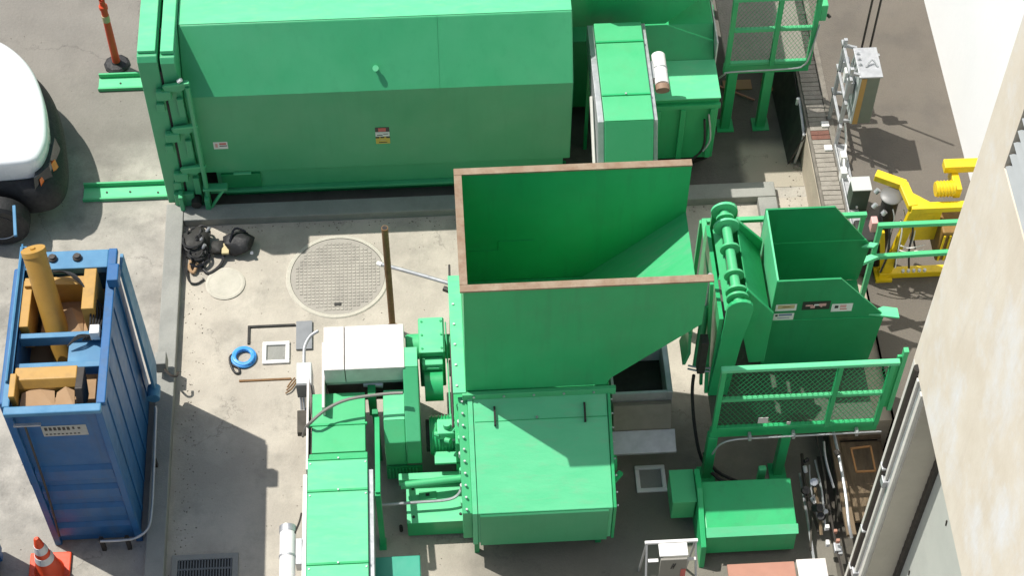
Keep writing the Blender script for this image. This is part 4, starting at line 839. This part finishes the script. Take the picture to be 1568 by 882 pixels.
M().tube([(3.36, 14.8, .95), (3.42, 14.76, 1.06), (3.5, 14.76, 1.10), (4.2, 14.76, 1.12), (4.33, 14.76, 1.17), (4.38, 14.76, 1.3), (4.44, 14.8, 1.8)], .010, 8).build('conduit', galv, up, smooth=True)
M().box(4.44, 4.52, 14.85, 15.0, 1.8, 2.05).build('switch_box', green_mid, up, bevel=.01)
M().cyl((4.54, 14.9, 1.85), (4.56, 14.86, 1.85), .02, 8).build('switch_knob', pipem, up)
# dark steel sheets standing along the wall foot
t = thing('leaning_sheet', (4.3, 15, 0), 'dark steel sheet leaning against the retaining wall under the far platform', 'steel sheet')
M().plate([(4.22, 14.25, .0), (4.36, 14.25, .52), (4.36, 16.5, .62), (4.16, 16.5, .0)], .02).build('sheet', mat('dark_steel_sheet', (.05, .05, .046), .5, .3, col2=(.09, .085, .075), scale=5), t)
M().bar((4.30, 14.25, .02), (4.36, 14.27, .52), .03).build('edge_angle', galv, t)
M().bar((4.35, 14.25, .50), (4.37, 14.8, .55), .03).build('edge_angle', galv, t)
M().cyl((4.34, 14.75, .5), (4.34, 14.75, .6), .02, 8).build('bracket', whitem, t)
t = thing('floor_lumber', (3.75, 15.3, 0), 'pale board and stick lying on the shaded floor under the far platform', 'lumber')
M().box(3.6, 3.95, 15.45, 15.6, 0, .02).build('board', card, t); M().bar((3.55, 15.5, .03), (3.95, 15.25, .03), .02).build('stick', salmon, t); M().box(4.08, 4.2, 15.4, 15.6, 0, .03).build('board', card, t)

# ================================================================== UPPER GROUND EQUIPMENT
cb = thing('control_cabinet', (4.85, 14.2, UG), 'grey electrical cabinet on a galvanised frame at the wall top', 'electrical cabinet')
M().box(4.79, 5.0, 13.97, 14.38, 1.02, 1.80).build('cabinet_body', mat('olive_grey_enamel', (.17, .19, .15), .5, col2=(.14, .16, .13), scale=6), cb, bevel=.008)
M().box(4.755, 5.02, 13.95, 14.40, 1.801, 1.825).build('cabinet_roof', galv, cb, bevel=.006)
M().box(4.765, 4.788, 13.96, 14.36, 1.03, 1.79).build('mounting_panel', mat('pale_blue_grey', (.52, .56, .55), .5, .2), cb, bevel=.004)
M().box(4.79, 4.85, 13.962, 13.969, 1.02, 1.78).build('tan_strip', mat('tan_strip', (.42, .25, .08), .7), cb)
for y in (13.98, 14.42):
    for x in (4.66,): M().box(x-.02, x+.02, y-.02, y+.02, UG, 1.95).build('frame_post', galv, cb, bevel=.003)
for z in (1.0, 1.4, 1.8): M().box(4.64, 4.67, 13.9, 14.52, z, z+.04).build('strut_channel', galv, cb, bevel=.003)
for y in (14.0, 14.42): M().bar((4.66, y, 1.85), (4.80, y, 1.80), .03).bar((4.66, y, 1.05), (4.8, y, 1.04), .03).build('cross_strut', galv, cb)
for k in range(3):
    M().tube([(4.70+.02*k, 14.05+.1*k, UG), (4.70+.02*k, 14.05+.1*k, 1.3), (4.73+.01*k, 14.1+.1*k, 1.7), (4.8, 14.14+.08*k, 1.85)], .014, 8).build('conduit', galv, cb, smooth=True)
for k in range(3): M().box(4.67+.0*k, 4.75, 14.05+.16*k, 14.14+.16*k, 1.45, 1.62).build('small_box', whitem if k == 1 else galv, cb, bevel=.006)
M().tube([(4.85, 14.1, 1.83), (4.92, 14.16, 1.88), (4.98, 14.1, 1.83)], .012, 6).build('lead', galv, cb, smooth=True)
for x, y in ((4.60, 14.32), (4.58, 13.96)): M().box(x-.05, x+.04, y-.04, y+.04, UG, UG+.03).build('foot_bracket', whitem, cb, bevel=.004)
M().tube([(4.72, 14.0, 1.0), (4.74, 13.85, .8), (4.68, 13.6, .75), (4.72, 13.35, .72), (4.74, 13.0, .70)], .013, 6).build('floor_conduit', whitem, cb, smooth=True)
for p in ((4.69, 13.72, .74), (4.66, 13.5, .72)): M().box(p[0]-.03, p[0]+.04, p[1]-.05, p[1]+.05, UG, p[2]+.05).build('fitting', whitem, cb, bevel=.01)
for k, (x, y) in enumerate(((4.93, 14.63), (5.01, 14.58))):
    t = thing('conduit_pole', (x, y, UG), ['left', 'right'][k]+' of the two thin dark upright conduits behind the grey cabinet', 'conduit')
    M().cyl((x, y, UG), (x, y, 2.75), .013, 10).build('tube', pipem, t, smooth=True)
    M().cyl((x, y, UG), (x, y, UG+.02), .04, 10).build('foot', galv, t)
    if k: M().box(x-.07, x+.07, y-.06, y+.06, 1.30, 1.42).build('fitting', galv, t, bevel=.01); M().box(x+.0, x+.13, y-.02, y+.02, 1.45, 1.5).build('bracket', galv, t, bevel=.004)
t = thing('equipment_box', (4.76, 13.1, UG), 'small box with pale grey lid standing by the galvanised channel', 'box')
M().box(4.66, 4.86, 13.02, 13.2, UG, .98).build('box_body', mat('dark_green_grey', (.05, .08, .055), .6), t, bevel=.006)
M().box(4.65, 4.87, 13.01, 13.21, .981, 1.0).build('lid', mat('pale_grey_lid', (.46, .48, .46), .5), t, bevel=.004)
# yellow machine
ym = thing('yellow_machine', (5.2, 12.3, UG), 'bright yellow steel machine frame with angled arm and motor near the building', 'machine')
YP = 12.12
M().box(4.84, 6.0, YP-.05, YP+.05, UG, UG+.09).build('base_beam', yellow, ym, bevel=.008)
M().prism('z', [(4.80, YP-.1), (4.98, YP-.1), (4.98, YP+.12), (4.80, YP+.1)], UG-.0, UG+.04).build('foot_plate', yellow, ym)
for i in range(5): M().cyl((5.1+.06*i, YP-.03, UG+.09), (5.1+.06*i, YP-.03, UG+.12), .018, 6).build('bolt', refl, ym)
M().prism('y', [(4.86, UG+.04), (4.98, UG+.09), (5.10, 1.75), (4.99, 1.75)], YP-.03, YP+.03).build('main_post', yellow, ym, bevel=.006)
M().prism('y', [(4.86, UG+.05), (4.92, UG+.05), (4.80, 1.35), (4.75, 1.35)], YP+.02, YP+.06).build('brace', yellow, ym, bevel=.004)
M().bar((5.0, YP, 1.79), (6.0, YP, 1.79), .09, .08).build('top_beam', yellow, ym, bevel=.008)
M().bar((5.02, YP, 1.80), (4.97, YP+.32, 1.80), .10, .08).build('arm', yellow, ym, bevel=.008)
M().bar((4.99, YP+.30, 1.80), (4.70, YP+.46, 1.80), .10, .09).build('arm', yellow, ym, bevel=.008)
M().prism('z', [(5.05, YP+.04), (5.22, YP+.04), (5.05, YP+.18)], 1.79, 1.82).build('gusset', yellow, ym)
M().box(5.08, 5.34, YP-.02, YP+.02, 1.25, 1.72).build('side_panel', yellow, ym)
M().box(5.34, 5.62, YP-.2, YP+.1, 1.1, 1.6).build('gear_motor', mat('brown_machine', (.25, .14, .03), .6, col2=(.1, .05, .02), scale=14), ym, bevel=.02)
M().box(5.38, 5.9, YP+.32, YP+.44, 1.95, 2.05).build('upper_box', yellow, ym, bevel=.008)
M().box(5.46, 5.54, YP+.1, YP+.4, 1.8, 1.95).build('upper_stand', yellow, ym, bevel=.01)
m3 = M().cyl((5.26, YP+.14, 1.92), (5.46, YP+.14, 1.92), .08, 18).build('yellow_motor', yellow, ym, smooth=True)
for k in range(5): M().lathe((5.28+.035*k, YP+.14, 1.92), [(.08, 0), (.09, .002), (.09, .01), (.08, .012)], 18, 'x').build('fin', yellow, m3)
for i in range(4): M().box(5.36+.06*i, 5.38+.06*i, YP-.215, YP-.2, 1.12, 1.55).build('guard_slat', yellow, ym)
wm = thing('winch_motor', (4.8, 12.3, UG), 'round black winch motor with dangling cables left of the yellow frame', 'motor')
M().cyl((4.83, 12.30, UG), (4.84, 12.33, 1.72), .09, 22).build('motor_body', black, wm, smooth=True)
M().lathe((4.84, 12.34, 1.72), [(.115, 0), (.12, .02), (.10, .035), (.02, .04)], 24).build('end_cover', mat('grey_motor_cover', (.16, .16, .155), .5, .3), wm, smooth=True)
M().box(4.52, 4.74, 12.12, 12.42, UG, 1.25).build('pump_body', dark, wm, bevel=.03)
r = random.Random(3)
for k in range(12):
    a = Vector((4.68+.04*k, 12.1+.1*(k % 3), 1.62+r.uniform(-.15, .1)))
    M().tube([a, a+Vector((.02, -.06, -.1)), a+Vector((r.uniform(-.03, .03), -.12, -.35)), a+Vector((r.uniform(-.08, .08), -.14, -.65))], .007+.004*(k % 2), 6).build('cable', [galv, black, whitem, black][k % 4], wm, smooth=True)
for p in ((4.70, 12.45, 1.66), (4.96, 12.36, 1.66), (4.74, 12.2, 1.6), (4.66, 12.3, 1.6)): M().cyl(p, Vector(p)+Vector((.03, .01, .04)), .028, 10).build('coupling', galv, wm, smooth=True)
M().box(4.62, 4.69, 12.10, 12.2, 1.42, 1.58).build('pink_tag', stpink, wm, bevel=.01)
for z in (1.3, 1.22): M().tube([(4.95, 12.0, z), (5.05, 11.97, z-.01), (5.22, 12.0, z)], .007, 6).build('wire', whitem, wm, smooth=True)

# ================================================================== BUILDINGS
wb = thing('white_building', (6.3, 15, UG), 'plain bright white building wall at the top right', 'building')
M().box(6.13, 9.5, 9.0, 40, UG, 8.0).build('wall', whitewall, wb)
M().box(6.10, 9.55, 8.95, 40.1, 8.0, 8.12).build('parapet', whitewall, wb)
nb = thing('beige_building', (4.2, 5, 0), 'beige rendered building wall with pipe, tan reveal and grey door on the right', 'building')
WX, CYc = 3.9, 8.52
M().box(WX, 6.0, -6, CYc, 4.43, 7.45).box(WX, 6.0, -6, CYc, 9.2, 12.0).box(WX, 6.0, 8.07, CYc, 7.45, 9.2).build('upper_wall', beige, nb)
M().box(WX+.02, 6.0, 8.14, CYc-.01, 0, 4.43).build('pillar', trimm, nb)
for a, b, d, mm in ((8.425, 8.52, .02, trimm), (8.29, 8.33, .03, trimm), (8.205, 8.28, .008, galv), (8.145, 8.195, .03, trimm)):
    M().box(WX+.02-d, WX+.02, a, b, 0, 4.42).build('pillar_moulding', mm, nb, bevel=.004)
# tan reveal siding boards
for k in range(34):
    z = .02+k*.13
    M().prism('x', [(8.139, z), (8.139, z+.128), (8.130, z+.128), (8.120, z)], WX+.03, WX+.31).build('siding_board', tanm, nb)
M().box(WX+.29, WX+.33, 8.06, 8.128, 0, 4.43).build('door_seal', pipem, nb)
M().box(WX+.33, WX+.36, -6, 8.13, 0, 4.43).build('grey_door', greydoor, nb)
for (y, z) in ((7.6, 3.2), (7.4, 2.3), (7.9, 1.7)): M().bar((WX+.325, y, z), (WX+.322, y+.01, z+.07), .01).build('door_scratch', pipem, nb)
M().cyl((WX-.008, 8.375, 0), (WX-.008, 8.375, 4.50), .034, 20).build('downpipe', pipem, nb, smooth=True)
M().cyl((WX-.008, 8.375, 4.43), (WX-.008, 8.375, 4.503), .026, 20).build('pipe_bore', dark, nb)
for z in (.45, 1.0, 1.75, 2.9):
    M().box(WX-.048, WX+.02, 8.335, 8.415, z, z+.025).build('pipe_strap', galv, nb, bevel=.003)
for z in (2.75, 1.0): M().box(WX-.03, WX+.02, 8.27, 8.36, z-.05, z+.05).build('wall_bracket', galv, nb, bevel=.004)
# corrugated louvre
lz0, lz1 = 7.46, 9.2
M().box(WX+.25, WX+.3, -6, 8.065, lz0, lz1).build('louvre_backing', pipem, nb)
for k in range(14):
    z = lz0+.02+k*.125
    M().prism('y', [(WX+.02, z), (WX+.25, z+.125), (WX+.25, z+.10), (WX+.0, z-.0)], -6, 8.055).build('louvre_blade', mat('pale_louvre', (.27, .295, .30), .6) if k == 0 else MATS['pale_louvre'], nb)

# ================================================================== CLUTTER ALONG THE RIGHT WALL FOOT
cl = thing('pipe_bundle', (4.05, 9.6, 0), 'bundle of galvanised pipes and black fittings lying below the platform by the wall', 'pipes')
r = random.Random(11)
M().tube([(3.98, 10.4, .75), (4.02, 9.9, .7), (4.03, 9.4, .66), (4.02, 9.05, .6), (4.05, 8.95, .5)], .016, 8).build('long_pipe', galv, cl, smooth=True)
M().cyl((4.0, 9.85, .7), (4.02, 9.8, .7), .03, 10).build('pipe_joint', pipem, cl, smooth=True)
for k in range(9):
    x = 3.72+.03*k+r.uniform(-.02, .02); y0 = r.uniform(9.5, 10.3); L = r.uniform(.5, 1.1)
    M().tube([(x, y0, .1+.03*k), (x+r.uniform(-.03, .03), y0-L*.5, .12+.03*k), (x+r.uniform(-.05, .05), y0-L, .08+.02*k)], r.uniform(.008, .02), 6).build('pipe', [galv, grime, pipem, galv, wood][k % 5], cl, smooth=True)
for k in range(10):
    p = (3.70+r.uniform(0, .22), 9.25+r.uniform(0, .75), .12+r.uniform(0, .3)); q = (p[0]+r.uniform(-.05, .05), p[1]+r.uniform(-.06, .06), p[2]+r.uniform(0, .08))
    M().cyl(p, q, r.uniform(.02, .045), 12).build('valve_fitting', [blackg, black, galv, black, whitem][k % 5], cl, smooth=True)
for k in range(6):
    p = Vector((3.78+r.uniform(0, .2), 8.85+r.uniform(0, .35), .2+r.uniform(0, .2)))
    M().box(p.x, p.x+r.uniform(.03, .07), p.y, p.y+r.uniform(.03, .1), p.z, p.z+.06).build('fitting_box', [whitem, galv, salmon][k % 3], cl, bevel=.006)
t = thing('timber_planks', (4.2, 9.9, 0), 'dirty weathered timber planks lying beside the wall under the platform', 'timber')
for k, (x0, x1, y0, y1, z) in enumerate(((4.06, 4.16, 9.1, 10.9, .28), (4.18, 4.62, 9.3, 10.25, .20), (4.12, 4.62, 10.27, 10.34, .24), (4.17, 4.6, 10.36, 10.85, .21))):
    M().box(x0, x1, y0, y1, z-.05, z).build('plank', wood, t, bevel=.006)
M().box(4.06, 4.6, 9.4, 10.9, 0, .14).build('support_block', grime, t)
t = thing('orange_frame', (4.4, 9.95, 0), 'small orange brown open frame lying on the planks near the downpipe', 'frame')
for a, b in (((4.24, 10.08, .34), (4.46, 10.10, .34)), ((4.25, 10.08, .34), (4.26, 9.80, .34)), ((4.26, 9.80, .34), (4.46, 9.80, .34)), ((4.46, 9.8, .34), (4.46, 10.1, .34))):
    M().bar(a, b, .018).build('frame_bar', mat('orange_brown', (.45, .22, .08), .7) if 'orange_brown' not in MATS else MATS['orange_brown'], t)
# salmon board & pale strip at the bottom
M().box(2.78, 3.46, 8.45, 8.80, .30, .34).build('salmon_board', salmon, None, bevel=.004, label='salmon pink board at the bottom edge below the hydraulic tank', category='board')
M().box(3.50, 3.80, 8.4, 8.86, .22, .26).build('white_board', dustw, None, bevel=.004, label='off white board beside the salmon board at the bottom edge', category='board')
# white sign cart at bottom
sc = thing('step_ladder', (2.2, 8.6, 0), 'white topped step ladder with grey side panel at the bottom edge', 'ladder')
M().box(2.03, 2.31, 8.58, 8.72, .985, 1.01).build('top_cap', whitem, sc, bevel=.006)
M().box(2.04, 2.30, 8.55, 8.58, .25, .98).build('side_panel', mat('warm_grey_panel', (.24, .23, .20), .6), sc, bevel=.004)
M().bar((2.15, 8.548, .80), (2.17, 8.548, .90), .008).bar((2.17, 8.548, .80), (2.19, 8.548, .90), .008).bar((2.16, 8.547, .85), (2.18, 8.547, .85), .006).build('print_mark', stblk, sc)
M().box(2.25, 2.30, 8.545, 8.549, .62, .78).build('red_label', stred, sc)
for x in (1.92, 2.40): M().bar((x, 8.74, 1.0), (x-.02*(1 if x < 2 else -1), 8.2, .0), .02).bar((x, 8.74, 1.0), (x, 8.95, 0), .02).build('leg', galv, sc, bevel=.003)
M().bar((1.90, 8.74, 1.0), (2.42, 8.74, 1.0), .03).build('top_bar', whitem, sc, bevel=.003)
for k in range(4):
    M().bar((1.93, 8.62-.12*k, .85-.2*k), (2.03, 8.62-.12*k, .85-.2*k), .035, .012).build('rung', whitem, sc, bevel=.002)
    M().bar((2.31, 8.62-.12*k, .85-.2*k), (2.40, 8.62-.12*k, .85-.2*k), .035, .012).build('rung', dustw, sc, bevel=.002)

# ================================================================== LOOSE GRIT, LEAVES AND SCRAPS ON THE FLOOR
r = random.Random(21); g = M()
def grit(x, y, z, k=1.):
    q = r.uniform(.003, .010)*k; a = r.uniform(0, 3); h = q*.8
    P = [(x+q*cos(a+i*2.1+r.uniform(-.3, .3)), y+q*sin(a+i*2.1+r.uniform(-.3, .3)), z) for i in range(3)]
    g.add(P+[(x, y, z+h)], [(0, 1, 2), (0, 1, 3), (1, 2, 3), (2, 0, 3)])
for i in range(1500):
    u = r.random()
    if u < .45: grit(r.uniform(-2.9, 4.3), r.uniform(8.6, 13.6), .001)
    elif u < .6: grit(r.uniform(-2.9, -2.7)+abs(r.gauss(0, .05)), r.uniform(8.6, 13.6), .001, 1.3)
    elif u < .72: grit(r.uniform(-2.8, 3.6), 13.66-abs(r.gauss(0, .06)), .001, 1.3)
    elif u < .85: grit(r.uniform(-6, -3.15), r.uniform(9, 17), -.003)
    else: grit(4.36-abs(r.gauss(0, .12)), r.uniform(10, 16), .002, 1.4)
g.build('grit', gritm, None, kind='stuff', label='loose grit and small debris scattered over the concrete floor', category='debris')
